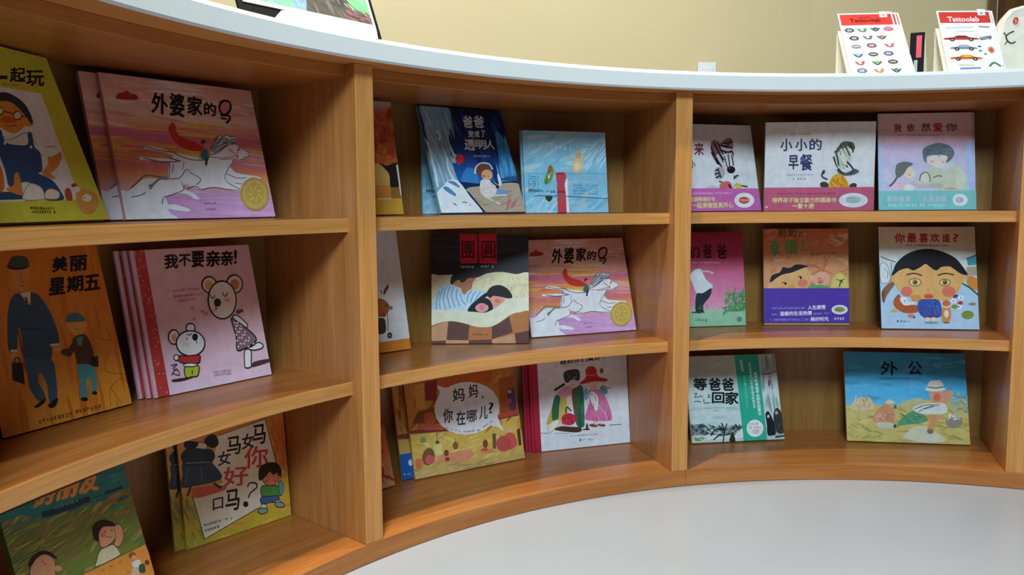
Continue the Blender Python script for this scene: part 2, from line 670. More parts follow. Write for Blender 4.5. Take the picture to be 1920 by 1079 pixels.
def p_green(a):
    a.G([(0, '#d6ca42'), (1, '#dcd040')])
    a.P('#efe6e0', '-330,190 245,285 478,912 -150,935')
    for i, (c, x0, x1, y0, y1) in enumerate((('一', -45, 45, 178, 198), ('起', 62, 152, 130, 215), ('玩', 158, 262, 148, 238))):
        a.C(K, c, x0, y0, x1, y1, 0.03)
    a.row('#6a6a20', 20, 228, 110, 236, 12)
    a.S('#e8dfd2', '-20,500 50,560 160,520 235,600 320,600 352,640 330,655 240,645 200,600 0,600', '#8a7a6a', 3)
    a.S('#e58f3c', '-70,330 40,330 110,370 165,440 198,440 190,478 150,480 120,505 90,522 40,510 -10,480 -70,480')
    a.E('#d95f30', 55, 440, 52, 22)
    a.S('#1f343c', '-70,300 20,276 90,300 150,350 188,420 192,470 160,430 110,370 50,332 -50,330')
    a.E('#f0d8b8', 105, 415, 24, 24, 0, '#3a2a1a', 5)
    a.E('#f0d8b8', 0, 390, 20, 22, 0, '#3a2a1a', 5)
    a.L('#3a2a1a', 5, '20,390 50,398 80,406', False); a.L('#3a2a1a', 5, '130,415 178,432', False)
    a.L('#8a3a20', 4, '30,470 60,480 100,470')
    a.S('#e58f3c', '350,625 368,660 345,720 305,760 328,780 312,792 250,762 285,705 290,655')
    a.S('#f0efe8', '200,590 300,610 355,620 345,640 300,660 240,640')
    a.S('#20507e', '-30,560 5,500 40,578 160,590 165,520 190,522 205,600 240,640 252,740 230,760 310,800 360,865 375,915 270,915 220,840 150,810 60,840 30,740')
    a.L('#173a60', 5, '45,590 165,600', False)
    a.E('#e9e2c8', 30, 580, 8, 10); a.E('#e9e2c8', 185, 603, 8, 10)
    a.S('#1f4a70', '-140,880 60,870 140,885 140,912 -140,915')
    a.S('#e58f3c', '85,770 110,760 135,860 130,890 60,870 40,850 80,830')
    a.S('#f2ead8', '150,860 180,820 240,840 265,890 250,915 140,915', '#a08a6a', 3)
    a.S('#f0e2c8', '270,870 300,850 350,870 345,910 270,910', '#b06a30', 4)
    a.S('#c9502c', '385,860 415,850 430,915 395,915')
    a.S('#d9772f', '0,720 20,770 25,850 -10,870')
    a.S('#e39a4a', '450,880 500,850 570,880 585,930 560,985 510,1000 470,960')
    a.E('#f4e6d0', 515, 905, 28, 22); a.E('#c9402c', 440, 830, 18, 12); a.E('#8a4a20', 500, 905, 5, 5); a.E('#c9402c', 400, 858, 12, 8)
    a.E('#f4e6d0', 455, 855, 22, 18)
    a.row('#55551a', 180, 965, 330, 968, 14); a.row('#55551a', 188, 987, 330, 989, 14)

def p_horse(a):
    a.G([(0, '#eba692'), (.13, '#efb09b'), (.27, '#f2c0b0'), (.36, '#ee9a80'), (.41, '#d96f92'), (.45, '#e07a78'), (.5, '#f2b24e'), (.55, '#ec9a58'),
         (.6, '#d9808c'), (.65, '#e5836a'), (.7, '#eda066'), (.76, '#e9a79a'), (.82, '#dfa6cf'), (1, '#dba6dc')])
    a.B(['#f4cdb8', '#f0b49a', '#eaa08e', '#f3d2c4'], 100, 100, 1250, 420, 40, 420, 26, 8, 5)
    a.B(['#e8766a', '#dd6f90', '#f0a85a', '#f4bf58', '#e58c62'], 100, 400, 900, 660, 34, 420, 16, 4, 3)
    a.B(['#e6a0b8', '#f0b888', '#df90b0', '#e89a7a'], 900, 470, 1300, 740, 18, 260, 18, 8, 4)
    a.B(['#e0aee0', '#d79cd6', '#e4b6e2'], 500, 850, 1300, 1050, 22, 400, 22, 2, 3)
    a.S('#f2f0f4', '180,860 330,865 560,900 600,1000 640,1060 180,1075')
    a.S('#b8342a', '252,242 254,206 282,200 315,186 342,206 378,214 384,246')
    for c, x0, y0, x1, y1 in (('外', 484, 205, 590, 342), ('婆', 608, 208, 702, 358), ('家', 726, 228, 822, 350), ('的', 838, 268, 916, 352)):
        a.C(K, c, x0, y0, x1, y1, 0.03, 14)
    a.E('#e58a92', 978, 296, 30, 36)
    a.L(K, 15, '950,262 940,300 952,336 980,348 1008,324 1016,285 1000,258 965,256 950,270')
    a.L(K, 14, '948,352 1000,356 1012,368 1002,390 985,406'); a.L(K, 12, '950,372 990,378')
    # tail and body of the big horse
    a.L('#f3eff2', 20, '430,566 560,590 660,620 800,645'); a.L('#f3eff2', 18, '400,642 520,650 640,655 700,650')
    a.S('#f3f0f4', '600,690 640,620 740,640 850,645 895,600 930,540 990,530 1070,562 1135,602 1128,640 1080,652 1035,642 1015,700 978,750 1000,770 1110,790 1090,862 1000,855 900,838 820,852 740,830 680,800 600,790')
    a.S('#f3f0f4', '1000,700 1060,742 1210,768 1190,800 1090,806 980,790')
    a.L('#5a5864', 6, '430,560 540,590 640,604'); a.L('#5a5864', 6, '430,640 560,668 680,660'); a.L('#6d6a72', 9, '590,596 650,606'); a.L('#6d6a72', 9, '600,640 670,660')
    a.L('#5a5864', 6, '640,612 740,650 830,655'); a.L('#5a5864', 5, '605,680 600,770'); a.L('#5a5864', 5, '630,680 622,740')
    a.L('#5a5864', 5, '1040,655 1000,710 975,770 1000,800 1090,815'); a.L('#5a5864', 5, '985,745 1060,775 1120,772'); a.L('#5a5864', 5, '820,852 900,838 1000,852 1080,860')
    for s in ('890,600 950,550 1035,545', '900,580 960,520 1010,540', '885,610 930,600 985,560', '905,520 940,490 960,500 1000,492 1030,520', '1010,505 1050,515 1035,545'):
        a.L('#64646a', 9, s)
    a.S('#dcdbe0', '872,612 895,560 925,510 940,480 962,500 990,482 1012,498 1045,495 1052,522 1010,548 960,575 915,612', '#64646a', 5)
    for s in ('890,600 940,556 1030,530', '905,606 950,572 1000,548', '915,545 950,515 1000,512', '930,520 960,505', '965,540 1010,522 1045,512', '885,585 915,550 940,530'):
        a.L('#6c6c74', 8, s)
    a.L('#9a9aa2', 10, '900,575 945,535 1020,518')
    a.E('#3a3a40', 1072, 585, 6, 5); a.E('#55555c', 1126, 612, 4, 4); a.L('#5a5864', 4, '1100,640 1118,630 1130,634')
    a.L('#f3f0f4', 26, '985,790 1040,820 1085,840'); a.L('#5a5864', 5, '985,800 1040,832 1080,850')
    a.L('#5a5864', 4, '700,665 690,720'); a.L('#5a5864', 4, '940,650 1000,648 1030,645')
    a.L('#c8484e', 6, '1000,580 1040,610 1060,640'); a.L('#c8484e', 6, '1075,565 1060,600 1068,645'); a.L('#c8484e', 5, '860,630 960,640 1060,625')
    a.L('#5a5864', 5, '1075,570 1130,598 1140,620 1120,640 1080,650')
    # foal
    a.S('#f4f1f4', '300,900 370,830 450,775 580,790 680,770 720,716 748,742 812,782 790,822 722,812 690,842 750,870 802,910 780,918 690,878 560,912 558,948 650,955 738,985 722,1002 600,985 570,990 640,1046 560,1060 300,1060')
    for s in ('560,912 552,950', '600,780 670,775 715,718 748,742 812,782 785,820', '560,905 640,880 700,850 680,800', '340,845 400,790 440,756 520,765 600,775', '345,905 410,890 440,872', '720,850 770,830 815,852'):
        a.L('#5a5864', 5, s)
    a.L('#8b8788', 14, '470,850 500,810 540,780 580,770'); a.L('#77757a', 10, '460,830 490,820')
    # rider
    a.S('#cf3a2e', '598,440 622,402 642,425 652,470 700,508 770,532 836,574 832,592 760,592 690,572 640,532 612,490')
    a.E('#7a3024', 832, 535, 18, 16); a.E('#e6a080', 845, 550, 10, 10); a.S('#2f6f80', '812,610 850,578 868,640 850,660 825,650'); a.L(K, 14, '855,640 848,690')
    a.row('#a07aa0', 835, 945, 918, 942, 13); a.row('#a07aa0', 850, 985, 912, 982, 13)
    z = a.cur['z']
    a.sub('award_sticker', z + .0002)
    a.E('#c7a548', 1175, 882, 96, 112, -10); a.E('#d8bc62', 1175, 882, 82, 96, -10); a.E('#cdae50', 1175, 882, 62, 74, -10)
    for i in range(7):
        q = i / 7 * 6.283
        a.L('#e6d088', 6, [(1175 + 20 * math.cos(q), 882 + 24 * math.sin(q)), (1175 + 50 * math.cos(q + .5), 882 + 60 * math.sin(q + .5))], False)

def p_orange(a):
    a.G([(0, '#d77422'), (1, '#eb9a34')])
    a.B(['#d6741f', '#e0842c', '#d97a26'], 0, 50, 650, 1000, 60, 330, 26, 80, 6)
    a.L('#b5661c', 4, '580,600 560,700 680,720'); a.L('#b5661c', 4, '590,890 590,790 660,740 690,800'); a.L('#b5661c', 4, '500,520 590,540 560,470'); a.L('#b5661c', 4, '590,790 650,880')
    for c, x0, y0, x1, y1 in (('美', 280, 95, 358, 172), ('丽', 372, 90, 462, 168), ('星', 262, 208, 346, 294), ('期', 358, 198, 442, 278), ('五', 450, 193, 532, 270)):
        a.C('#15151f', c, x0, y0, x1, y1, 0.04, -10)
    a.S('#de8c42', '55,165 150,160 152,230 130,285 100,275 70,222')
    a.L('#a85a24', 4, '110,185 112,225 130,228'); a.L('#a85a24', 4, '105,250 130,250')
    a.E('#2b2c26', 95, 145, 60, 20, -2); a.S('#444a38', '45,140 60,100 95,90 140,98 152,140 100,152')
    a.S('#3b5063', '95,290 165,284 215,312 252,420 272,640 135,642 118,540 95,440 70,330')
    a.S('#3b5063', '92,292 55,332 40,430 46,590 90,590 94,500 112,420')
    a.S('#3b5063', '196,300 245,350 300,470 314,556 266,562 240,470 200,400')
    a.L('#26343f', 5, '96,485 118,600', False); a.L('#26343f', 5, '250,482 268,560', False); a.L('#26343f', 4, '110,480 250,478', False)
    a.P('#dfc894', '104,290 162,280 162,350 140,352'); a.P('#8a3c22', '128,310 143,310 152,352 140,356'); a.L('#26343f', 5, '165,285 168,330 150,360 110,300', False)
    a.S('#42607a', '134,640 270,640 298,740 302,850 262,862 250,780 214,712 205,760 242,840 206,862 160,800 145,720')
    a.P('#42607a', '136,636 270,636 272,660 140,660')
    a.S(K, '185,892 240,848 236,872 202,897'); a.S(K, '258,880 306,845 300,882 280,900 260,896')
    a.P('#ded0b0', '55,590 92,590 92,602 56,604'); a.E('#e3a562', 74, 625, 16, 22); a.P('#ded0b0', '266,560 312,556 312,568 270,572'); a.E('#e3a562', 305, 590, 22, 14)
    a.P('#2b2723', '64,656 120,662 132,776 66,752'); a.L('#2b2723', 6, '78,655 80,635 100,635 104,660')
    a.S('#e6a253', '356,445 450,438 456,480 425,518 380,500'); a.L('#b06a2c', 4, '400,480 425,480'); a.E('#e6a253', 362, 460, 12, 14)
    a.S('#50727f', '352,442 365,405 400,392 440,410 452,436 400,442')
    a.S('#54382c', '400,520 455,512 492,580 502,660 470,676 415,672 395,600 372,626 325,612 332,590 370,578')
    a.P('#639480', '406,525 442,518 432,572 414,562')
    a.S('#4f9aa2', '414,672 486,674 512,720 514,812 490,814 480,740 460,760 466,842 428,848 425,760'); a.P('#4f9aa2', '416,668 486,670 492,690 418,690')
    a.E(K, 448, 853, 20, 11); a.E(K, 503, 820, 14, 10); a.P('#26221f', '480,628 522,624 523,682 482,676')
    a.row('#8a5218', 205, 972, 385, 930, 20); a.row('#8a4a18', 400, 920, 550, 885, 20)

def p_koala(a):
    a.G([(0, '#eeb6b4'), (.45, '#f0bfc4'), (1, '#f0cfe2')])
    a.P('#e6b8c6', '60,50 100,50 262,1040 225,1045')
    a.P('#c8443f', '95,50 162,50 336,1030 262,1042')
    for i in range(70):
        t = a.rnd.random(); y = 60 + t * 950
        x = 100 + t * 172 + a.rnd.random() * (58 + t * 6)
        a.E(a.rnd.choice(['#dd7a70', '#e09a8c', '#d25c55']), x, y, 5, 5)
    for c, x0, y0, x1, y1 in (('我', 298, 128, 382, 215), ('不', 388, 128, 462, 198), ('要', 470, 108, 546, 206), ('亲', 562, 104, 646, 202), ('亲', 654, 104, 728, 196), ('!', 738, 98, 752, 184)):
        a.C(K, c, x0, y0, x1, y1, 0.03, -3)
    for r in ('320,360 515,345', '355,395 540,375', '390,420 495,412'):
        p = pts_of(r); a.row('#c08890', p[0][0], p[0][1], p[1][0], p[1][1], 15)
    for x, y in ((475, 470), (540, 490), (485, 535), (560, 505)):
        a.E('#d98790', x, y, 9, 8)
    O = '#241f22'
    a.E('#edd3b8', 578, 318, 45, 50, 0, O, 8); a.E('#dea46e', 575, 322, 24, 28)
    a.E('#edd3b8', 738, 315, 50, 58, 0, O, 8); a.E('#dc7a52', 738, 318, 28, 34)
    a.E('#f1e2d2', 660, 415, 88, 120, -2, O, 9)
    for s in ('585,378 590,398 606,402 614,384', '662,365 668,386 684,390 692,368'):
        a.L(O, 6, s)
    a.E(O, 630, 432, 22, 27); a.L(O, 6, '615,455 625,470 612,472'); a.E('#eba6a6', 692, 415, 20, 14); a.E('#eba6a6', 610, 480, 14, 10)
    a.E('#8a3340', 762, 490, 14, 14); a.E('#8a3340', 782, 484, 12, 10)
    a.S('#f4efee', '728,515 758,515 818,570 808,590 786,582 735,545', O, 7)
    a.S('#92727a', '718,535 745,545 820,600 872,652 860,688 800,722 755,732 748,650', O, 8)
    for i in range(26):
        t = (i % 9) / 8; y = 560 + t * 150
        a.E('#ecdfe2', 738 + t * 22 + (i // 9 + 0.5 * (i % 2)) * (10 + t * 34), y, 6, 6)
    a.S('#f4efee', '820,722 850,708 885,684 916,698 908,720 860,732', O, 7)
    a.S('#f4efee', '802,735 840,735 842,800 840,838 805,842 800,800', O, 7)
    a.S('#543442', '845,836 862,806 950,788 954,806 880,832')
    a.E('#f1d9cc', 355, 650, 34, 45, 0, O, 7); a.E('#e29a78', 358, 655, 18, 26)
    a.E('#f4efee', 460, 592, 28, 27, 0, O, 7)
    a.E('#f4efee', 460, 690, 90, 80, 0, O, 8)
    a.E(O, 488, 650, 18, 23); a.L(O, 5, '435,632 455,638 468,625'); a.L(O, 5, '495,670 500,690'); a.E(O, 436, 660, 5, 5); a.E('#f2d2d2', 430, 700, 24, 16)
    a.S('#c73c3c', '378,772 440,768 512,764 520,790 505,815 420,815 385,800', O, 6); a.E('#f4efee', 370, 780, 16, 18, 0, O, 6)
    a.E('#f4efee', 460, 828, 44, 14, 0, O, 5)
    a.S('#bcc83c', '424,842 470,838 512,834 505,892 470,900 430,902', O, 6); a.L(O, 6, '470,860 472,885')
    for s in ('335,830 375,820 350,850 385,860', '340,890 370,850 390,890 350,880'):
        a.L('#6a4a72', 6, s)
    a.S('#402b36', '350,918 440,904 495,896 420,924 350,932')
    a.row('#a88898', 605, 872, 716, 856, 12); a.row('#a88898', 608, 890, 716, 876, 12)

def p_friend(a):
    a.G([(0, '#3a7a70'), (.2, '#7a7a40'), (.6, '#7c8a3c'), (1, '#8a8a44')])
    a.B(['#8f7a44', '#7f8f3c', '#6a8a38', '#9a7f50', '#a59a50', '#5f7f3a'], -100, 300, 1300, 1300, 170, 260, 34, -38, 22)
    a.B(['#9c9c48', '#b0a858', '#6f9040'], 0, 700, 500, 1000, 40, 300, 12, -35, 8)
    a.P('#2f7a74', '-60,480 350,330 1130,80 1150,310 920,375 780,432 450,582 350,580 180,560 -60,660')
    a.B(['#2a6f70', '#3a8a80', '#2f6a6a'], 0, 150, 1120, 520, 30, 220, 30, -20, 6)
    a.L('#1d3c48', 46, '370,560 560,500 790,412', False); a.L('#1d3c48', 22, '920,365 1080,310', False)
    for i, c in enumerate('的朋友'):
        x = 300 + i * 200; y = 470 - i * 58
        a.C('#ef9040', c, x, y - 210, x + 165, y, 0.035, -48)
    a.row('#7fa8a0', 480, 500, 700, 425, 20)
    a.S('#e0a078', '870,690 930,650 1010,660 1022,740 990,795 920,842 880,822', '#5a3a28', 5)
    a.S('#e0a078', '1005,660 1060,645 1088,740 1052,832 1005,815 1020,750', '#5a3a28', 5)
    a.S('#2b2119', '815,705 830,640 900,602 992,620 1004,655 910,662 872,720 866,790 832,772')
    a.E('#d9805f', 905, 735, 24, 20); a.L('#7a3a28', 6, '930,745 970,755 985,735'); a.E(K, 925, 705, 6, 8); a.E(K, 985, 690, 6, 8)
    a.S('#dcd4a8', '880,872 940,838 1000,820 1052,882 1040,920 850,1012 852,960', '#6a5a38', 5)
    a.S('#e0a078', '270,1012 330,932 400,905 472,950 482,1032 470,1120 280,1120', '#5a3a28', 5)
    a.S('#2b2119', '250,1005 280,930 360,878 450,890 502,950 400,902 325,935 275,1010'); a.E('#e0a078', 505, 1030, 40, 26)
    a.L(K, 5, '365,965 380,975'); a.L('#7a3a28', 5, '385,1000 395,985 405,1000')
    a.P('#ee9a40', '690,1100 830,1035 1280,815 1340,960 1390,1240 690,1240')
    for x, y in ((910, 1045), (1060, 970), (1130, 1060), (980, 1010)):
        a.E('#d97a2a', x, y, 14, 9)
    a.E('#b5502c', 1165, 912, 34, 28); a.E('#e6b48a', 1180, 930, 22, 20); a.S('#ece6dc', '1160,980 1225,950 1240,1010 1190,1030'); a.S('#3f5a48', '1225,1000 1270,990 1280,1060 1230,1060'); a.E('#7a4a30', 1295, 975, 22, 24)
    a.S('#d9c0a8', '1165,1030 1215,1020 1220,1100 1165,1100')

def p_mama(a):
    a.G([(0, '#e0893e'), (.45, '#e4a440'), (.8, '#dfb63e'), (1, '#c9b03c')])
    a.B(['#e9b44a', '#dd9a38', '#e8c050', '#e08a3a'], 100, 200, 990, 1050, 60, 170, 24, -30, 25)
    a.B(['#a9a840', '#8f9a3c', '#b8b048'], 90, 650, 330, 1060, 46, 150, 24, 75, 14)
    a.B(['#dc6a34', '#e07a38'], 780, 30, 960, 420, 34, 200, 24, 78, 8)
    a.P('#efe6d0', '430,190 785,62 862,370 885,620 740,728 335,962 245,660 300,590 470,540 395,400')
    a.L(K, 5, '785,62 862,370 885,450', False); a.L(K, 6, '740,728 335,962 240,640', False); a.L(K, 4, '430,190 785,62', False)
    a.S('#df5c42', '240,592 330,568 470,562 490,590 370,632 255,655')
    a.L('#26211f', 16, '232,560 205,642', False); a.L('#26211f', 16, '400,545 458,580', False)
    a.S('#e6cfb6', '255,270 300,235 350,255 340,285 290,300', K, 5)
    a.S('#2f3a4c', '170,400 240,380 370,385 460,490 400,532 260,562 162,572 172,480', K, 5)
    a.S('#222a33', '185,320 240,285 330,290 385,320 372,395 185,405', K, 4)
    a.S('#1f252d', '158,330 205,282 242,300 230,385 168,380'); a.S('#1f252d', '330,300 380,288 412,340 382,388 340,380')
    a.S(K, '355,190 405,178 438,230 420,272 372,276 330,232'); a.S(K, '182,236 225,228 285,240 262,282 190,282')
    a.L('#8a8a70', 7, '190,395 370,385'); a.L('#56607a', 8, '215,420 190,540'); a.L('#56607a', 8, '300,420 320,540')
    for c, x0, y0, x1, y1, col in (('女', 432, 305, 528, 408, K), ('马', 500, 195, 602, 328, K), ('女', 612, 172, 702, 282, K), ('马', 692, 105, 788, 250, K), ('你', 630, 268, 806, 425, '#cc4a40'),
                                   ('好', 475, 418, 658, 562, '#cc4a40'), ('口', 395, 655, 470, 740, K), ('马', 490, 592, 592, 748, K)):
        a.C(col, c, x0, y0, x1, y1, 0.018, -18)
    a.L(K, 11, '652,572 672,542 716,545 722,575 675,618 660,655'); a.E(K, 640, 702, 20, 22)
    a.E('#e58a62', 825, 512, 60, 52, 0, K, 5)
    a.S('#2b2119', '738,515 742,430 795,392 870,390 906,440 902,500 872,468 845,480 820,455 800,480 762,520')
    a.E('#d9604a', 795, 530, 16, 12); a.E('#d9604a', 860, 525, 14, 11); a.L(K, 4, '800,500 812,502'); a.L(K, 4, '845,495 858,497')
    a.S('#589a44', '755,572 800,562 870,560 902,590 884,642 768,648', K, 5)
    a.S('#5aa8b8', '890,530 918,540 922,600 905,640 890,600', K, 4)
    a.S('#456898', '755,650 820,642 884,640 884,682 822,690 758,698', K, 5)
    a.E('#e4e2d4', 775, 722, 24, 22, 0, K, 5); a.E('#8aa8a0', 768, 752, 36, 22, -8, K, 6); a.E('#e4e2d4', 885, 690, 24, 16, 0, K, 4); a.E('#8aa0a8', 895, 706, 36, 20, 5, K, 6)
    a.row('#5a4a30', 330, 858, 545, 800, 18); a.row('#5a4a30', 335, 900, 435, 868, 18)

def p_tree(a):
    a.G([(0, '#c4b3a2'), (.1, '#b7613a'), (.5, '#c0622e'), (1, '#d9a84e')])
    a.B(['#b5461f', '#c95a28', '#a03a20', '#d9722e', '#bf4a2a'], -200, 90, 260, 600, 110, 90, 34, 60, 60)
    a.P('#dcab60', '-600,600 100,600 190,690 200,905 -600,915'); a.P('#d98a3c', '-600,780 195,790 200,905 -600,912')
    a.S('#2b2420', '88,588 160,618 255,606 268,810 200,812 186,700 140,640'); a.P('#9a6a34', '200,810 275,810 290,910 205,910')
    a.P('#e0a43c', '-600,915 335,905 340,1070 -600,1070'); a.L('#e9d9b0', 8, '80,912 205,908', False); a.P('#e6e2da', '246,612 262,612 305,880 285,880')

def p_night(a):
    a.G([(0, '#18223f'), (.25, '#1b2f60'), (.5, '#1d4a95'), (.72, '#2068b8'), (1, '#2a6ab0')])
    a.B(['#1b3570', '#1d4488', '#22559c', '#18264c'], 300, 100, 980, 720, 46, 260, 34, 70, 14)
    a.S('#4a9ad6', '780,290 860,360 905,480 990,742 850,742 812,520')
    a.B(['#64b0e0', '#3f86c8', '#74bce4'], 810, 330, 930, 700, 18, 220, 16, 78, 6)
    a.S('#3a86c8', '470,760 500,640 540,620 600,650 620,770'); a.P('#16305e', '420,745 640,770 1010,735 1010,790 420,830')
    for i in range(14):
        x = 830 + i * 14
        a.P('#16305e', [(x, 740), (x, 725 - a.rnd.random() * 50), (x + 10, 725 - a.rnd.random() * 40), (x + 10, 740)])
    a.S('#c0ac92', '510,822 700,788 1010,778 1075,1060 700,1070 600,950')
    a.B(['#b39c80', '#ccb8a0', '#a8937a', '#d0a8a0'], 560, 830, 1030, 1030, 40, 110, 14, -10, 20)
    a.P('#1c2c48', '490,830 530,840 620,950 720,1070 610,1070')
    a.S('#8fb0c2', '90,40 330,60 375,190 352,330 372,520 432,730 520,850 650,1075 270,1075 200,600 130,250')
    a.B(['#a6c6d4', '#7aa4bc', '#b8d4de'], 150, 150, 380, 760, 40, 300, 22, 72, 8)
    a.S('#f1f4f7', '235,880 300,790 350,740 432,742 540,880 660,1075 275,1075')
    a.L('#e6f0f4', 16, '150,380 200,560 250,800'); a.L('#e6f0f4', 14, '330,520 350,640 420,760'); a.L('#dfeef4', 18, '240,280 270,330 262,370')
    a.S('#5f92bd', '300,818 335,798 412,862 400,884'); a.S('#5f92bd', '340,752 400,750 452,800 430,800'); a.L('#6a5a80', 10, '390,950 420,968'); a.L('#5a7a4a', 8, '470,940 520,945'); a.L('#5a4a70', 8, '540,960 552,968')
    a.E('#a8ccc8', 405, 540, 32, 42); a.E('#d8303f', 452, 542, 42, 46); a.L('#2a4a3a', 10, '385,520 400,530'); a.E('#2a3a2a', 425, 535, 6, 8)
    W = '#eef3f7'
    for c, x0, y0, x1, y1 in (('爸', 484, 148, 568, 252), ('爸', 582, 148, 672, 252), ('变', 528, 284, 582, 342), ('成', 590, 284, 632, 342), ('了', 648, 282, 682, 342), ('透', 496, 362, 592, 460), ('明', 600, 370, 692, 450), ('人', 690, 372, 772, 450)):
        a.C(W, c, x0, y0, x1, y1, 0.03, 8)
    a.row('#b8cce6', 578, 515, 725, 518, 16)
    a.L('#dde6ee', 14, '590,680 600,620 650,582 720,590 752,640'); a.E('#7d4c36', 668, 645, 66, 60, 10); a.E('#eeb080', 700, 690, 52, 50); a.L('#7a3a28', 4, '700,700 720,705'); a.E('#c86a50', 672, 700, 14, 10)
    a.S('#efe3dc', '648,738 735,742 802,792 765,880 700,905 640,842'); a.B(['#e8a8b0', '#d8c0c0'], 660, 770, 760, 870, 14, 60, 5, 30, 10)
    a.S('#7fa2d6', '790,822 880,830 885,868 810,884'); a.L('#f0e8e0', 14, '700,892 760,930 820,955'); a.L('#8ab0a0', 6, '720,890 790,950'); a.L('#f0e8e0', 12, '770,878 880,872')
    a.L('#20304a', 16, '735,745 800,795'); a.E('#20304a', 795, 800, 16, 16); a.S('#e9eef2', '795,690 812,688 835,770 815,790'); a.B(['#c86a72', '#d08088'], 880, 900, 960, 970, 10, 90, 14, -60, 10)

def p_sky(a):
    a.G([(0, '#9cbcc8'), (.3, '#92c4d8'), (.6, '#86c8e4'), (1, '#8fd2f0')])
    a.B(['#a6ccd8', '#8fc2d8', '#b4d6e0', '#84bcd6'], 1020, 260, 1810, 1040, 80, 240, 40, -20, 25)
    a.B(['#c2e0ec', '#b4dcee'], 1600, 380, 1800, 620, 12, 220, 18, -55, 8)
    a.B(['#c2e0ec', '#a8d8ee'], 1060, 860, 1320, 1030, 12, 220, 18, -55, 8)
    for i, c in enumerate('爸爸'):
        a.C('#b8d6de', c, 1075 + i * 90, 372, 1150 + i * 90, 430, 0.0)
    a.row('#c4dde4', 1240, 400, 1480, 440, 40)
    a.S('#9ec4d6', '1470,660 1480,600 1600,620 1610,660')
    a.S('#e0c494', '1482,642 1508,520 1540,458 1582,490 1575,642'); a.E('#d9a878', 1540, 500, 26, 30); a.E('#efd8b0', 1530, 600, 30, 36)
    a.S('#7a9a44', '1225,735 1250,650 1290,592 1318,650 1280,742 1240,760'); a.E('#a06a38', 1280, 620, 20, 34, 10); a.E('#e8ead8', 1265, 690, 14, 20); a.L('#4a5a2a', 8, '1240,760 1270,640')
    a.P('#eaf2f4', '1415,690 1442,720 1445,820 1460,1050 1425,1050 1420,830')
    a.P('#cf4a55', '1328,655 1420,652 1432,700 1412,762 1425,850 1435,1050 1352,1050 1345,850 1345,765')
    a.P('#a83440', '1345,822 1420,822 1424,842 1346,842'); a.P('#9c2c3a', '1352,1020 1436,1020 1436,1050 1352,1050'); a.P('#a83440', '1340,655 1400,652 1398,672 1342,676')
    a.L('#467f9a', 8, '1130,872 1200,866 1480,876 1810,896'); a.L('#7ab4ce', 5, '1050,660 1330,665', False); a.L('#7ab4ce', 5, '1430,660 1800,668', False)
    for i in range(7):
        a.row('#5f9ab8', 1080, 690 + i * 22, 1175, 692 + i * 22, 14)
    a.row('#3f6f8c', 1080, 815, 1320, 830, 20)
    for i in range(4):
        a.row('#6aa4c0', 1490, 770 + i * 24, 1720, 776 + i * 24, 14)
    a.S('#2f4a3a', '1230,880 1262,870 1300,880 1268,920')

def p_white_orange(a):
    a.G([(0, '#e6ded8'), (1, '#ece8e6')])
    a.P('#e08a34', '-560,1090 -560,1000 70,955 200,938 312,920 325,1012 70,1052')
    a.S('#7e4a36', '88,525 122,472 132,490 112,530 92,560'); a.L('#8a4a34', 9, '62,520 75,545')
    a.S('#b0683e', '20,600 80,594 128,632 136,668 118,712 50,745 0,700'); a.E('#c04436', 88, 722, 24, 24); a.E('#7a3a2c', 110, 650, 12, 12); a.E('#8a7a60', 148, 668, 18, 16)
    a.S('#4a4430', '40,762 92,758 106,800 104,870 60,890 30,860'); a.L('#4a3a34', 6, '118,690 124,780 126,860'); a.E('#2a2a30', 140, 900, 20, 26); a.E('#9aa0aa', 140, 900, 8, 12)

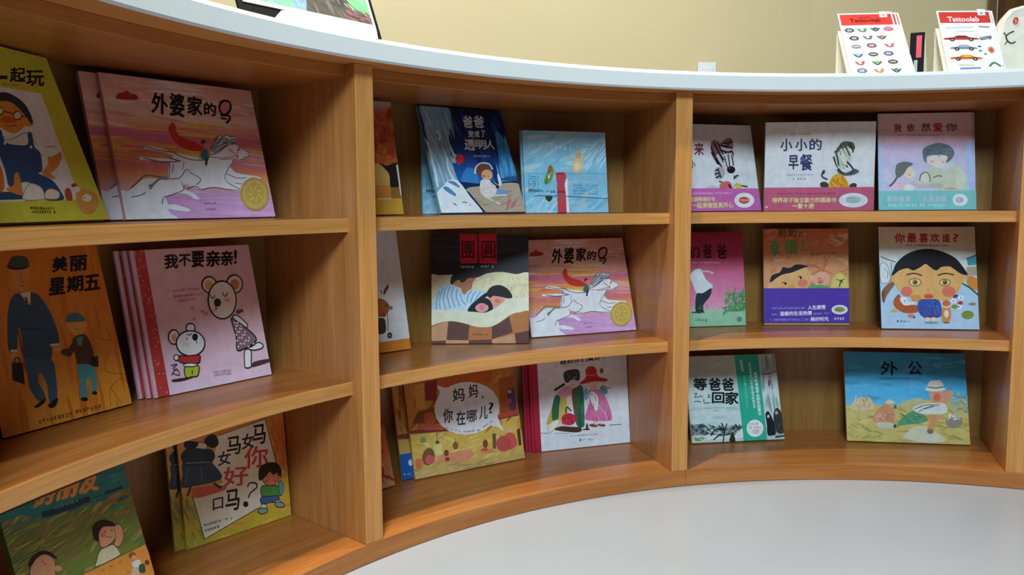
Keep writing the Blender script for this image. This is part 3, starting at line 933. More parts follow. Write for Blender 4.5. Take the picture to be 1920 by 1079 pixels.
def p_reunion(a):
    a.G([(0, '#2e2629'), (1, '#2b2427')])
    a.B(['#3a2e32', '#2a2226', '#342a2e'], 480, 30, 1320, 380, 30, 400, 30, 2, 4)
    a.S('#ecdfb4', '470,410 560,388 640,384 700,382 780,410 880,405 960,372 1080,360 1200,378 1330,392 1330,760 470,760')
    for i in range(150):
        a.E(a.rnd.choice(['#d9c890', '#e6cf9c', '#dfc0a0', '#f0e8c8', '#d2cc98']), a.rnd.uniform(490, 1310), a.rnd.uniform(400, 580), 7, 6)
    for x in (730, 890):
        a.P('#d5212e', [(x, 42), (x + 148, 42), (x + 152, 286), (x + 6, 286)])
        a.L('#8f1520', 4, [(x + 12, 60), (x + 138, 60), (x + 142, 270), (x + 16, 270), (x + 12, 60)], False)
    a.C('#4a0d14', '團', 748, 100, 852, 246, 0.012); a.C('#4a0d14', '圓', 915, 100, 1030, 246, 0.012)
    a.row('#e6dcd4', 740, 318, 865, 318, 18); a.row('#e6dcd4', 910, 316, 1042, 316, 18)
    a.S('#c88058', '655,440 700,430 750,430 755,490 700,480')
    a.S('#be7850', '745,455 800,402 862,398 852,430 836,452 832,490 800,545 765,548 742,505')
    a.S('#2a2220', '650,445 672,385 770,348 872,384 868,408 802,412 770,442 740,450 725,425 690,440 665,465')
    a.S('#c8deee', '510,690 535,545 600,470 700,480 760,552 800,520 840,508 950,530 905,592 800,690')
    for s in ('560,520 535,600 530,680', '590,492 560,590 565,680', '620,480 590,580 610,680', '650,480 625,560 650,670', '680,482 660,560 690,660', '710,500 700,570 730,650', '735,540 750,600 780,640', '830,520 800,560 790,620', '870,520 840,560 820,620', '905,525 880,560 860,600'):
        a.L('#5f97c2', 7, s)
    a.S('#f0a08c', '968,520 1010,540 1110,570 1075,635 1035,662 985,610'); a.E('#e07a70', 1050, 605, 26, 16)
    a.S('#1e1b1b', '955,545 990,490 1060,470 1130,500 1172,562 1150,582 1085,572 1015,562 985,580'); a.L('#1e1b1b', 30, '960,545 900,590 840,650')
    a.S('#1e1b1b', '795,685 850,612 920,578 985,600 1012,680 975,702 850,695'); a.E('#f0a4aa', 916, 662, 56, 38); a.E('#e6808e', 915, 660, 22, 26); a.L('#7a3a3a', 4, '870,640 890,636'); a.L('#7a3a3a', 4, '935,636 955,640')
    a.S('#ebe6ca', '460,700 600,682 700,680 850,702 950,702 1050,652 1150,585 1330,600 1340,760 1330,900 460,900')
    B1, B2, B3 = '#bf7a46', '#6a4440', '#d09a70'
    a.S(B1, '440,830 485,815 560,790 650,775 750,790 880,825 1000,820 1080,775 1160,722 1230,702 1340,716 1420,1050 440,1050')
    a.P(B2, '632,777 700,780 810,806 800,938 620,935'); a.P(B2, '1000,822 1070,790 1145,736 1178,870 1000,930')
    a.P(B3, '485,830 560,800 632,780 610,940 485,945'); a.P(B2, '485,945 612,940 608,985 485,985'); a.P(B3, '612,938 804,938 804,985 608,985')
    a.P(B2, '804,938 1000,930 1002,985 804,985'); a.P(B3, '1000,930 1196,885 1205,985 1002,985'); a.P(B2, '1192,880 1320,852 1330,985 1205,985')
    a.row('#7a4a2a', 838, 886, 962, 890, 18)

def p_where(a):
    a.G([(0, '#c8803c'), (.5, '#d09a44'), (.55, '#e0bc5c'), (.85, '#dbb25a'), (1, '#cdaa68')])
    a.B(['#b8702e', '#d08a3e', '#a8602c', '#d99a48', '#c27a34'], 250, 100, 1250, 560, 90, 150, 30, -65, 25)
    a.B(['#e6c46a', '#d8ae50', '#e9cc7c'], 320, 600, 1280, 800, 60, 120, 26, -15, 30)
    a.B(['#c9a464', '#d6b47a', '#b8945a'], 340, 830, 1290, 980, 50, 150, 22, -12, 10)
    a.P('#cf6a30', '540,150 1000,60 1005,170 560,230'); a.P('#943c3a', '432,170 540,150 532,330 440,325'); a.P('#e0a850', '350,200 430,180 440,400 365,390'); a.P('#b5622e', '1060,140 1185,110 1225,420 1075,450')
    a.P('#8a5a30', '330,520 380,420 520,380 560,520'); a.S('#d9683f', '430,440 500,430 520,510 440,515')
    a.P('#8e4438', '305,582 610,540 1220,420 1228,450 620,585 310,610')
    a.S('#d3654f', '355,565 400,545 440,522 560,528 600,565 480,575'); a.S('#c9584a', '1060,455 1150,410 1222,400 1226,432 1080,470')
    a.S('#5c4c70', '1132,240 1160,222 1192,232 1202,390 1150,392'); a.E('#c85a60', 1150, 330, 18, 22); a.E('#d9b0a0', 1150, 250, 16, 16)
    a.P('#5c3c28', '1210,570 1238,560 1250,700 1228,705'); a.E('#e4b8a0', 1150, 590, 26, 22); a.S('#d9604f', '1110,620 1180,600 1210,700 1120,740')
    a.E('#7c5836', 465, 800, 52, 75, 12); a.E('#cf5f5c', 478, 825, 40, 40); a.S('#e2926c', '545,800 640,770 820,742 825,812 620,845 550,850')
    a.L('#6a4a28', 5, '536,600 540,660', False); a.E('#4f5f34', 540, 678, 16, 14); a.P('#d9d488', '500,700 580,690 570,770 520,780'); a.E('#8f5f30', 693, 706, 24, 32); a.L('#6a4a28', 4, '688,640 692,680', False); a.E('#80502c', 615, 768, 22, 28); a.E('#80502c', 625, 820, 20, 18)
    a.P('#6e5c36', '1003,605 1035,603 1036,730 1010,732'); a.E('#c6544f', 1098, 690, 62, 66); a.E('#8f4436', 945, 690, 22, 36); a.E('#e0935c', 965, 750, 62, 20); a.E('#d9584a', 940, 740, 30, 14); a.E('#84a452', 420, 660, 26, 24)
    a.S('#e07a4a', '355,830 410,820 420,880 365,900')
    a.S('#f0edf0', '538,198 590,216 645,218 620,260 555,290 560,250')
    a.S('#f0edf0', '990,530 1040,455 1068,520 1098,578 1050,548')
    a.E('#f0edf0', 790, 390, 276, 222, -6)
    for c, x0, y0, x1, y1 in (('妈', 672, 222, 770, 332), ('妈', 806, 190, 882, 302), (',', 916, 284, 930, 314), ('你', 590, 395, 668, 512), ('在', 700, 415, 776, 532), ('哪', 790, 408, 872, 506), ('儿', 895, 372, 962, 482), ('?', 975, 342, 1014, 432)):
        a.C(K, c, x0, y0, x1, y1, 0.012, -6)
    a.row('#4a4048', 612, 552, 730, 588, 14); a.row('#4a4048', 760, 590, 900, 575, 14); a.row('#4a4048', 925, 550, 1012, 492, 14)

def p_where_copy(a):
    a.G([(0, '#c8803c'), (.6, '#d8ac54'), (1, '#cdaa68')])
    a.B(['#b8702e', '#d08a3e', '#8a5030'], 150, 150, 400, 600, 40, 150, 22, 78, 6)
    a.P('#8e4438', '150,620 330,590 335,640 150,650')
    band(a, 0.0, 0.062, '#1f62b5')
    a.E('#cfe0f2', 325, 840, 18, 26)
    a.row('#a8c6ea', 270, 940, 335, 932, 16)

def p_red(a):
    a.G([(0, '#ebe4e8'), (1, '#e8ebf3')])
    a.P('#b8213c', '60,60 196,60 247,1020 140,1030'); a.L('#8f162c', 10, '130,60 185,1020', False)
    for i, c in enumerate('遇到你们真好'):
        x = 430 + i * 70
        a.C('#3a2a2a', c, x, 58 - i * 6, x + 60, 128 - i * 8, 0.03, -5)
    a.C('#b08a70', '!', 862, 40, 872, 90, 0.01)
    a.row('#c8b8a8', 390, 150, 800, 128, 12)
    a.S('#cfae52', '350,570 372,600 360,690 310,735 298,705')
    a.S('#d6bf62', '430,465 530,455 525,560 500,640 430,700 412,600'); a.S('#efe6c8', '500,470 545,460 550,560 515,600')
    a.S('#2f7050', '385,445 432,460 422,560 412,690 355,690 352,560')
    a.S('#6e563e', '550,395 612,385 620,600 605,750 570,600'); a.S('#2f7050', '600,362 655,350 672,450 680,700 672,755 612,760 600,560'); a.B(['#245c42', '#3a8058', '#1f4a38'], 620, 420, 670, 740, 20, 120, 10, 85, 6)
    a.E('#ecd2c2', 575, 325, 46, 34); a.E('#d98a86', 560, 335, 12, 8)
    a.S('#dc9cc2', '408,422 460,368 530,348 552,390 530,445 450,458'); a.L(K, 20, '375,390 480,325', False)
    a.S('#3d373a', '468,222 510,188 612,182 632,258 612,295 560,278 500,315 474,282'); a.L('#77707a', 8, '500,215 540,280'); a.L('#77707a', 8, '590,205 600,270'); a.E('#6f8a7a', 575, 262, 16, 14)
    a.L('#31503c', 14, '488,620 500,560 545,600'); a.E('#c62c46', 520, 682, 74, 62); a.B(['#d8485c', '#b0203a'], 460, 640, 580, 730, 16, 60, 12, 60, 30)
    a.S('#efe9d6', '305,755 365,700 422,688 412,742 350,805 325,815', '#a89a70', 4); a.L('#e4d8a4', 16, '435,700 440,795', False); a.L('#e4d8a4', 14, '472,735 472,800', False)
    a.S('#4c3630', '380,790 440,755 560,760 640,770 642,806 560,815'); a.S('#2a2426', '650,790 720,775 725,792'); a.S('#6a3a34', '690,770 705,720 718,770')
    a.E('#ecd2c2', 772, 340, 46, 40); a.E('#d98a86', 780, 360, 12, 8)
    a.S('#dd74a6', '722,400 780,385 842,388 902,480 955,640 935,695 800,698 686,682 700,600 735,500'); a.B(['#e894bc', '#c85a92', '#e6a6c8'], 720, 500, 920, 680, 36, 140, 12, 75, 14)
    a.E('#5fa3a0', 872, 388, 38, 46, -25); a.L('#2f4a48', 5, '840,360 890,400 905,430'); a.E('#74aac2', 694, 430, 24, 62); a.L('#c88aa0', 12, '900,365 945,368')
    a.S('#efe9ea', '728,440 745,395 780,412 822,470 812,592 786,596 748,515', '#7a7076', 4); a.E('#4a3f45', 752, 430, 6, 7); a.L('#4a3f45', 5, '770,520 770,570'); a.L('#a08890', 5, '780,440 800,500')
    a.S('#cc303a', '628,326 690,262 690,182 742,148 792,170 818,250 905,275 892,302 780,302 700,318'); a.L('#e0a040', 7, '692,235 760,240 812,215'); a.L('#8f1c28', 6, '660,310 760,280 890,285'); a.E('#5f6a38', 850, 195, 18, 26)
    a.E('#84503a', 770, 746, 46, 16, 6); a.E('#84503a', 852, 742, 40, 14, 8); a.L('#e8cfc0', 14, '780,700 790,740'); a.L('#e8cfc0', 14, '838,700 850,735')
    a.L('#8a9898', 5, '230,820 320,825'); a.L('#78888a', 7, '930,742 1050,735'); a.L('#a8b4b4', 5, '380,825 520,826'); a.row('#9ab4b8', 540, 852, 812, 832, 12); a.E('#2f3a48', 636, 892, 7, 14); a.row('#7a8898', 655, 890, 772, 886, 12)

def p_corner(a):
    a.G([(0, '#a8502c'), (.7, '#bf6434'), (1, '#d0a070')])
    a.B(['#c8703c', '#8f3a28', '#d98a4a', '#a84030'], -250, 400, 180, 1050, 60, 120, 30, 60, 40)

ZST = ['#2c2428', '#352b30']
def p_zebra_left(a):
    a.G([(0, '#e9e2dc'), (1, '#e4e6f0')])
    a.C('#7d2840', '来', 62, 350, 152, 470, 0.02)
    a.C('#7d2840', '小', 20, 520, 72, 590, 0.02)
    a.S('#d5ccd2', '225,345 300,325 430,330 440,440 450,560 400,620 330,590 260,520 222,430')
    a.S('#8f5e68', '225,345 270,325 310,400 330,440 250,470 220,420'); a.S('#a8707a', '330,350 380,305 425,320 432,400 400,400')
    for s in ('222,390 260,470 310,560', '250,350 290,430 345,540', '290,340 310,400 360,500', '300,370 360,390 430,400', '310,420 380,440 430,430', '400,450 405,560', '430,440 440,560', '240,470 290,560', '340,420 370,470 372,560', '225,440 265,510 320,575', '330,355 400,350 425,330'):
        a.L(a.rnd.choice(ZST), 15, s)
    a.S('#e2dade', '335,470 385,455 432,470 448,560 420,600 372,590 345,540')
    for s in ('350,480 372,560 390,600', '385,462 398,540 400,580', '420,470 432,530 436,570', '232,430 275,500 330,590', '265,365 300,440 350,520', '310,345 345,380 400,372'):
        a.L(a.rnd.choice(ZST), 11, s)
    a.E('#271924', 415, 610, 40, 36); a.E('#7d6a74', 400, 595, 8, 6)
    a.E('#b2b2b8', 305, 640, 52, 60); a.S('#eceaf0', '360,650 420,660 440,720 380,740 340,710')
    for s in ('262,620 300,600', '258,655 300,640', '268,690 310,665', '290,610 320,690', '300,720 350,740'):
        a.L(ZST[0], 12, s)
    a.S('#dd6c6a', '308,755 340,725 405,730 432,815 312,815'); a.L(K, 16, '395,750 420,810'); a.S('#c8c8c2', '165,790 230,760 310,790 310,815 170,815')
    a.E('#dcc83c', 490, 775, 26, 36); a.L('#3f4a44', 14, '440,700 465,670 490,668'); a.L('#3f4a44', 12, '440,670 470,690'); a.L('#3f4a44', 14, '515,765 575,775'); a.L('#8aa070', 8, '440,780 470,740')
    band(a, 0.0, 0.062, '#d06ab2')
    a.T('#ece486', '全国畅销好书', 20, 915, 262, 913, 1.0, 0.03)
    a.row('#f2d4e6', 40, 838, 420, 835, 14)
    a.T('#ece486', '一起来做饭真开心', 40, 980, 438, 977, 1.0, 0.03)
    a.E('#f2eef2', 540, 905, 96, 72); a.E('#cf5a4c', 538, 905, 52, 34); a.row('#f0d8a0', 500, 905, 580, 905, 20)

def p_zebra(a):
    a.G([(0, '#ebe4dc'), (1, '#e4e6f0')])
    a.row('#b8946a', 985, 262, 1185, 262, 20)
    N = '#39406c'
    for c, x0, y0, x1, y1 in (('小', 892, 308, 1002, 426), ('小', 1036, 308, 1146, 424), ('的', 1172, 308, 1286, 416), ('早', 970, 468, 1062, 602), ('餐', 1080, 458, 1198, 612)):
        a.C(N, c, x0, y0, x1, y1, 0.022)
    a.row('#9a9aa8', 945, 655, 1200, 655, 18); a.row('#9a9aa8', 1010, 695, 1140, 695, 22)
    a.E('#c9cbbc', 1490, 480, 80, 128, 12)
    a.S('#5a5c52', '1415,440 1450,380 1495,335 1590,345 1605,410 1550,400 1480,380 1440,440')
    for s in ('1420,420 1440,500 1450,570', '1440,390 1470,470 1500,560', '1470,370 1500,440 1530,500', '1505,360 1540,430 1560,470', '1400,480 1430,560 1470,610', '1550,350 1580,400 1590,440', '1500,460 1490,540 1540,580', '1410,440 1470,400 1540,380', '1440,600 1500,640 1560,640', '1520,520 1560,560 1590,600'):
        a.L(a.rnd.choice(['#30332c', '#44473e', '#55584c']), 15, s)
    for s in ('1455,430 1475,500 1520,580', '1475,400 1515,470 1560,540', '1530,380 1560,410 1580,455', '1425,520 1445,575 1480,615'):
        a.L('#e4e6da', 8, s)
    a.S('#5d636c', '1425,605 1490,640 1560,620 1600,596 1648,622 1590,656 1480,660'); a.S('#dfe0d0', '1470,480 1500,440 1530,520 1500,560'); a.L('#33373c', 12, '1560,650 1600,610')
    a.S('#e3ab2c', '1352,792 1378,690 1438,646 1512,680 1552,792 1450,798'); a.B(['#d97a2c', '#eec24a', '#d08a28'], 1380, 690, 1520, 780, 22, 60, 14, 60, 30)
    a.E('#47413c', 1312, 752, 42, 30, 12); a.E('#47413c', 1588, 762, 38, 26, -20); a.L('#3f4450', 15, '1302,625 1288,655 1300,680 1345,700'); a.E('#3f4450', 1304, 630, 14, 24, 20)
    band(a, 0.0, 0.063, '#cb627e')
    a.row('#8f3a58', 860, 835, 1420, 835, 16)
    a.T('#efe7a2', '培养孩子独立能力的图画书', 812, 922, 1425, 920, 1.0, 0.03)
    a.T('#efe7a2', '一套十册', 1000, 980, 1212, 979, 1.0, 0.03)
    a.E('#e9e8f0', 1590, 900, 140, 70); a.E('#b2d0cc', 1590, 895, 78, 36); a.row('#6a8a88', 1530, 880, 1650, 885, 16); a.row('#7a9a98', 1530, 910, 1650, 912, 16)
    a.E('#e6c8d0', 755, 965, 14, 10)

def p_love(a):
    a.G([(0, '#e6bdb6'), (.28, '#e3b5bd'), (.34, '#d3b8d4'), (.5, '#d0c4e2'), (.8, '#d2d0e8'), (1, '#cfdcea')])
    a.P('#b0cdec', '40,330 68,330 80,1040 40,1040'); a.P('#b4caf0', '920,380 980,330 1000,1040 950,1040')
    for c, x0, y0, x1, y1, col in (('我', 196, 180, 270, 256, '#7a4a44'), ('依', 326, 175, 402, 254, '#7a4a44'), ('然', 476, 168, 562, 250, '#6a4238'), ('爱', 590, 165, 684, 250, '#bb3340'), ('你', 720, 168, 832, 246, '#7a4a44')):
        a.C(col, c, x0, y0, x1, y1, 0.035)
    a.row('#a8787a', 240, 290, 655, 290, 18)
    a.S('#cfd3ba', '500,680 520,640 600,605 720,585 850,595 920,700 915,840 660,845 560,780'); a.S('#d8dcc8', '820,620 900,660 910,800 840,820'); a.S('#cad6dc', '680,640 760,560 830,560 720,660')
    a.S('#ecdad0', '522,520 620,490 722,500 722,570 690,620 650,622 590,602 530,560'); a.E('#e6b8b0', 585, 560, 22, 14); a.E('#e6b8b0', 690, 560, 18, 14); a.L('#a88a80', 4, '560,545 590,550'); a.L('#a88a80', 4, '640,540 670,540')
    a.S('#67747a', '490,520 485,440 530,400 590,378 660,368 760,398 805,470 772,535 718,565 735,500 600,490 532,500 520,570'); a.B(['#56636a', '#7c888c'], 520, 400, 770, 490, 22, 90, 10, 0, 40)
    a.S('#eadac0', '285,650 330,610 372,612 402,680 362,735 300,712'); a.E('#e6b0a0', 350, 690, 16, 12)
    a.S('#72726c', '208,640 228,580 310,558 385,580 332,622 292,682 235,722 212,690'); a.L('#75564e', 20, '225,715 190,770 148,808'); a.S('#e4c8dc', '175,815 250,740 300,760 305,840 190,842'); a.S('#ecebe0', '300,800 360,790 400,840 300,845')
    a.L('#dfc0a8', 34, '370,760 480,802 620,792'); a.S('#dcdcc4', '465,760 470,700 520,670 552,720 540,765'); a.L('#83746c', 12, '452,750 470,685 520,665 552,700 560,760'); a.L('#6d6a62', 12, '590,720 640,700 680,708'); a.S('#b9c0b4', '540,800 620,770 700,800 640,830'); a.S('#dba0a0', '690,835 760,815 830,835')
    band(a, 0.0, 0.0515, '#84cccb')
    for i, c in enumerate('爱的故事'):
        a.C('#c9cfe0', c, 120 + i * 62, 905, 172 + i * 62, 962, 0.02)
    for i, c in enumerate('永远温暖'):
        a.C('#c9cfe0', c, 480 + i * 64, 902, 534 + i * 64, 960, 0.02)
    a.row('#c6eef0', 135, 998, 705, 998, 28); a.E('#e9f1f6', 860, 945, 76, 62); a.E('#d6c4d4', 855, 945, 44, 34); a.row('#a08aa4', 825, 945, 890, 945, 20)

def p_papa(a):
    a.G([(0, '#a8243c'), (.25, '#bf4464'), (.5, '#d9769a'), (.78, '#ec9cbc'), (.83, '#c8c4b0'), (.87, '#a4d2ae'), (1, '#98cca4')])
    for c, x0, y0, x1, y1 in (('们', 20, 235, 112, 342), ('爸', 156, 205, 240, 342), ('爸', 298, 205, 388, 348)):
        a.C('#3a1420', c, x0, y0, x1, y1, 0.02)
    a.row('#e9b0c0', 40, 390, 340, 390, 20)
    a.S('#e3e6ea', '20,525 60,470 118,452 142,475 160,520 190,570 248,620 236,652 140,702 88,702 50,620'); a.L('#d3c8c4', 16, '130,480 200,480 258,500')
    a.S('#2b3e3e', '84,715 150,700 236,652 222,732 156,820 152,892 80,892'); a.P('#2f4a42', '40,892 165,885 165,900 40,905')
    a.B(['#4f9a60', '#3f8a54', '#5fa868', '#6ab072'], 370, 690, 580, 890, 90, 90, 16, -60, 60)
    a.L('#3f8a54', 8, '450,800 480,640'); a.L('#3f8a54', 8, '540,800 560,650'); a.B(['#7fb884', '#5f9a68'], 40, 820, 360, 860, 24, 24, 6, 90, 30)
    a.row('#5a8a60', 70, 970, 190, 978, 24); a.E('#5f9a70', 520, 965, 28, 26)

def p_grand(a):
    a.G([(0, '#cf6a3c'), (.15, '#d9784a'), (.3, '#e29a68'), (.55, '#e0a078'), (1, '#dd8a70')])
    a.B(['#e8a070', '#d9805a', '#eab088', '#d8946c', '#e0885c'], 780, 60, 1620, 780, 80, 160, 36, -15, 50)
    for c, x0, y0, x1, y1, col in (('奶', 912, 40, 990, 128, '#5f5a28'), ('奶', 1012, 40, 1096, 128, '#5f5a28'), ('的', 1112, 78, 1168, 144, '#8a5a2c'), ('幸', 838, 158, 922, 330, '#5f9a50'), ('福', 970, 158, 1100, 300, '#6a9a50'), ('灯', 1140, 178, 1232, 282, '#8a9a58')):
        a.C(col, c, x0, y0, x1, y1, 0.03)
    for s in ('1230,300 1300,310 1380,290 1500,300', '1380,310 1390,400 1360,500', '1240,250 1260,320 1220,350', '1430,320 1400,380'):
        a.L('#a8704c', 8, s)
    a.S('#e4d04c', '770,805 775,690 860,655 980,722 1000,805'); a.S('#e4d04c', '1100,805 1130,700 1200,660 1215,805')
    a.S('#edb878', '800,640 838,580 950,500 1100,430 1195,445 1252,530 1240,602 1152,682 1022,712 900,692')
    a.E('#e58a6e', 1160, 600, 50, 44); a.E('#e9a070', 950, 655, 40, 24); a.E('#ee9f5e', 1045, 640, 34, 30); a.L('#6a3c28', 9, '945,605 970,590 1000,605'); a.L('#6a3c28', 9, '1110,540 1135,528 1155,548'); a.E(K, 985, 605, 10, 14); a.E(K, 1138, 548, 9, 12); a.L('#b04a34', 10, '1040,690 1090,690 1130,665')
    a.S('#29282e', '832,592 850,520 930,488 960,440 1030,445 1100,410 1210,428 1150,452 1050,492 960,512 900,545')
    a.E('#edb290', 1345, 560, 90, 72); a.L('#b0785c', 8, '1270,520 1330,470 1420,480'); a.E('#e58a7a', 1340, 585, 34, 22); a.L(K, 6, '1310,560 1340,545'); a.L('#a03a34', 9, '1320,590 1350,595'); a.E('#f0c0a4', 1250, 545, 14, 24)
    a.S('#66b066', '1190,805 1205,670 1260,622 1420,640 1500,805')
    for s in ('1300,650 1320,800', '1400,660 1440,800', '1240,660 1230,800', '1350,650 1380,800'):
        a.L('#33844e', 10, s)
    a.S('#d85f70', '1000,805 1010,718 1070,708 1125,702 1142,805')
    z = a.cur['z']
    a.sub('award_sticker', z + .0002)
    a.E('#e0c25c', 1532, 640, 94, 150); a.E('#e9d27c', 1532, 640, 80, 132); a.L('#4f3f22', 12, '1530,640 1545,570 1560,600'); a.L('#4f3f22', 8, '1500,560 1545,575 1580,555'); a.row('#4a3a20', 1470, 668, 1608, 652, 34); a.row('#4a3a20', 1480, 700, 1600, 690, 30)
    a.sub('front_cover', 0); a.cur['z'] = z
    band(a, 0.004, 0.1045 * .98, '#5b3fae')
    a.T('#f2eef6', '人生感悟', 1212, 868, 1390, 862, 1.0, 0.035); a.T('#f2eef6', '温暖的生活热情', 930, 930, 1252, 922, 1.0, 0.035); a.T('#f2eef6', '美好时光', 1240, 985, 1420, 980, 1.0, 0.035)
    a.row('#b8a8dc', 850, 852, 1195, 852, 20); a.row('#b8a8dc', 850, 915, 915, 915, 20); a.row('#b8a8dc', 1270, 910, 1430, 905, 20); a.row('#b8a8dc', 830, 970, 1225, 968, 20); a.E('#f0eef4', 1530, 868, 82, 48); a.E('#9aaa60', 1530, 866, 54, 28); a.row('#4a4a30', 1490, 872, 1575, 872, 18); a.row('#e8e0f0', 1475, 960, 1595, 958, 26); a.P('#d9c84a', '775,1012 1625,1010 1625,1024 775,1026')

def p_face(a):
    a.G([(0, '#e2c2a0'), (.16, '#e2cba8'), (.24, '#e2ded0'), (.4, '#d3e2ea'), (.6, '#b6d4ee'), (1, '#bcd8f2')])
    for c, x0, y0, x1, y1 in (('你', 192, 98, 292, 184), ('最', 314, 95, 402, 180), ('喜', 430, 95, 514, 180), ('欢', 534, 98, 622, 180), ('谁', 648, 98, 724, 182), ('?', 756, 100, 804, 174)):
        a.C('#bd3238', c, x0, y0, x1, y1, 0.03)
    a.row('#5a5048', 300, 210, 718, 212, 20)
    a.L('#4a3a30', 8, '60,318 130,350 205,372', False); a.S('#dfe6e4', '55,400 110,390 150,500 130,570 60,560', '#5a6a6a', 5); a.L('#5a6a6a', 5, '90,430 125,470 120,530'); a.L('#4a3a30', 5, '160,370 165,480', False)
    a.S('#96623e', '70,650 160,562 190,590 120,690 85,770'); a.P('#7a4c30', '70,660 100,640 90,760 72,740')
    a.L('#3a5a48', 10, '855,350 975,300', False); a.P('#479aa8', '885,345 985,298 990,395 900,402'); a.P('#ece8da', '855,345 885,340 888,470 860,470'); a.P('#b5a88a', '880,420 985,410 985,500 890,500'); a.S('#dd8a3c', '885,510 985,530 995,640 900,600'); a.L('#33604e', 16, '835,570 920,620 1000,690', False)
    a.E('#e89a62', 875, 522, 30, 26); a.E('#e89a62', 165, 540, 22, 26)
    a.S('#e8b26c', '168,530 232,450 380,400 500,380 640,400 800,440 868,490 890,530 845,570 815,640 740,722 640,742 520,730 380,722 290,692 225,640 205,600')
    a.S('#1f1b1d', '163,508 180,450 212,378 300,300 420,254 540,246 660,274 775,332 852,420 894,492 828,482 760,436 715,412 640,420 592,452 540,424 490,390 440,420 372,452 318,432 240,452')
    a.L('#52341f', 14, '305,495 380,480 455,502'); a.L('#52341f', 14, '605,500 680,480 765,495')
    for x, y, r in ((388, 566, 58), (676, 568, 52)):
        a.E('#e9d49a', x, y, r, r * .62, 0, '#5a4028', 7); a.E('#8a6a34', x, y - 2, 24, 26); a.E('#2a2018', x, y - 2, 10, 12); a.E('#f4eedc', x - 6, y - 10, 5, 5)
    a.L('#b98742', 7, '520,622 508,648 524,652'); a.E('#e67a66', 308, 655, 56, 50); a.E('#e67a66', 712, 655, 64, 54); a.E('#de6248', 520, 700, 46, 24); a.L('#a83a2c', 5, '480,702 520,708 560,702')
    a.S('#bd5c30', '235,682 182,740 198,810 290,862 412,852 422,792 300,782 262,745'); a.S('#e2944e', '350,700 430,690 440,740 380,760')
    a.S('#f0f0ee', '242,722 300,712 330,758 402,752 352,782 280,786'); a.E('#3a6ab0', 290, 745, 8, 6)
    a.S('#4059ac', '428,742 520,728 622,745 645,882 580,905 470,902 415,832'); a.B(['#344a96', '#5670c0'], 440, 760, 620, 880, 24, 60, 12, 70, 30); a.P('#7a3a6a', '470,890 615,888 610,908 475,908')
    a.S('#e2954c', '645,850 665,800 725,810 735,880 715,950 655,950'); a.E('#f2eadc', 690, 872, 22, 36); a.E('#f0e6d8', 690, 795, 30, 16); a.E('#e07038', 690, 770, 38, 30)
    for x, y in ((760, 745), (830, 715), (812, 802)):
        a.E('#f6f4f8', x, y, 28, 24); a.E('#7a5ab0', x, y, 8, 7)
    a.E('#c4423a', 825, 765, 26, 18); a.E('#6a3a8c', 778, 700, 26, 16, -20); a.E('#8a9a3a', 770, 800, 34, 20); a.E('#88a244', 895, 880, 60, 42); a.L('#5f7a30', 6, '850,870 900,850 945,870'); a.L('#5f7a30', 6, '850,900 900,880 945,890'); a.E('#a08a60', 940, 775, 36, 14)
    a.E('#ecdcd0', 510, 925, 26, 22); a.E('#ecdcd0', 565, 925, 26, 22); a.E('#7fa8b4', 545, 955, 70, 12); a.E('#e08a8a', 350, 890, 36, 20); a.E('#3a3230', 380, 905, 10, 8); a.S('#d9b84a', '150,850 190,820 225,850')
    a.row('#6a8ab0', 245, 942, 345, 945, 18); a.E('#4a5a80', 222, 942, 9, 9); a.E('#8a6a4a', 690, 955, 30, 8)

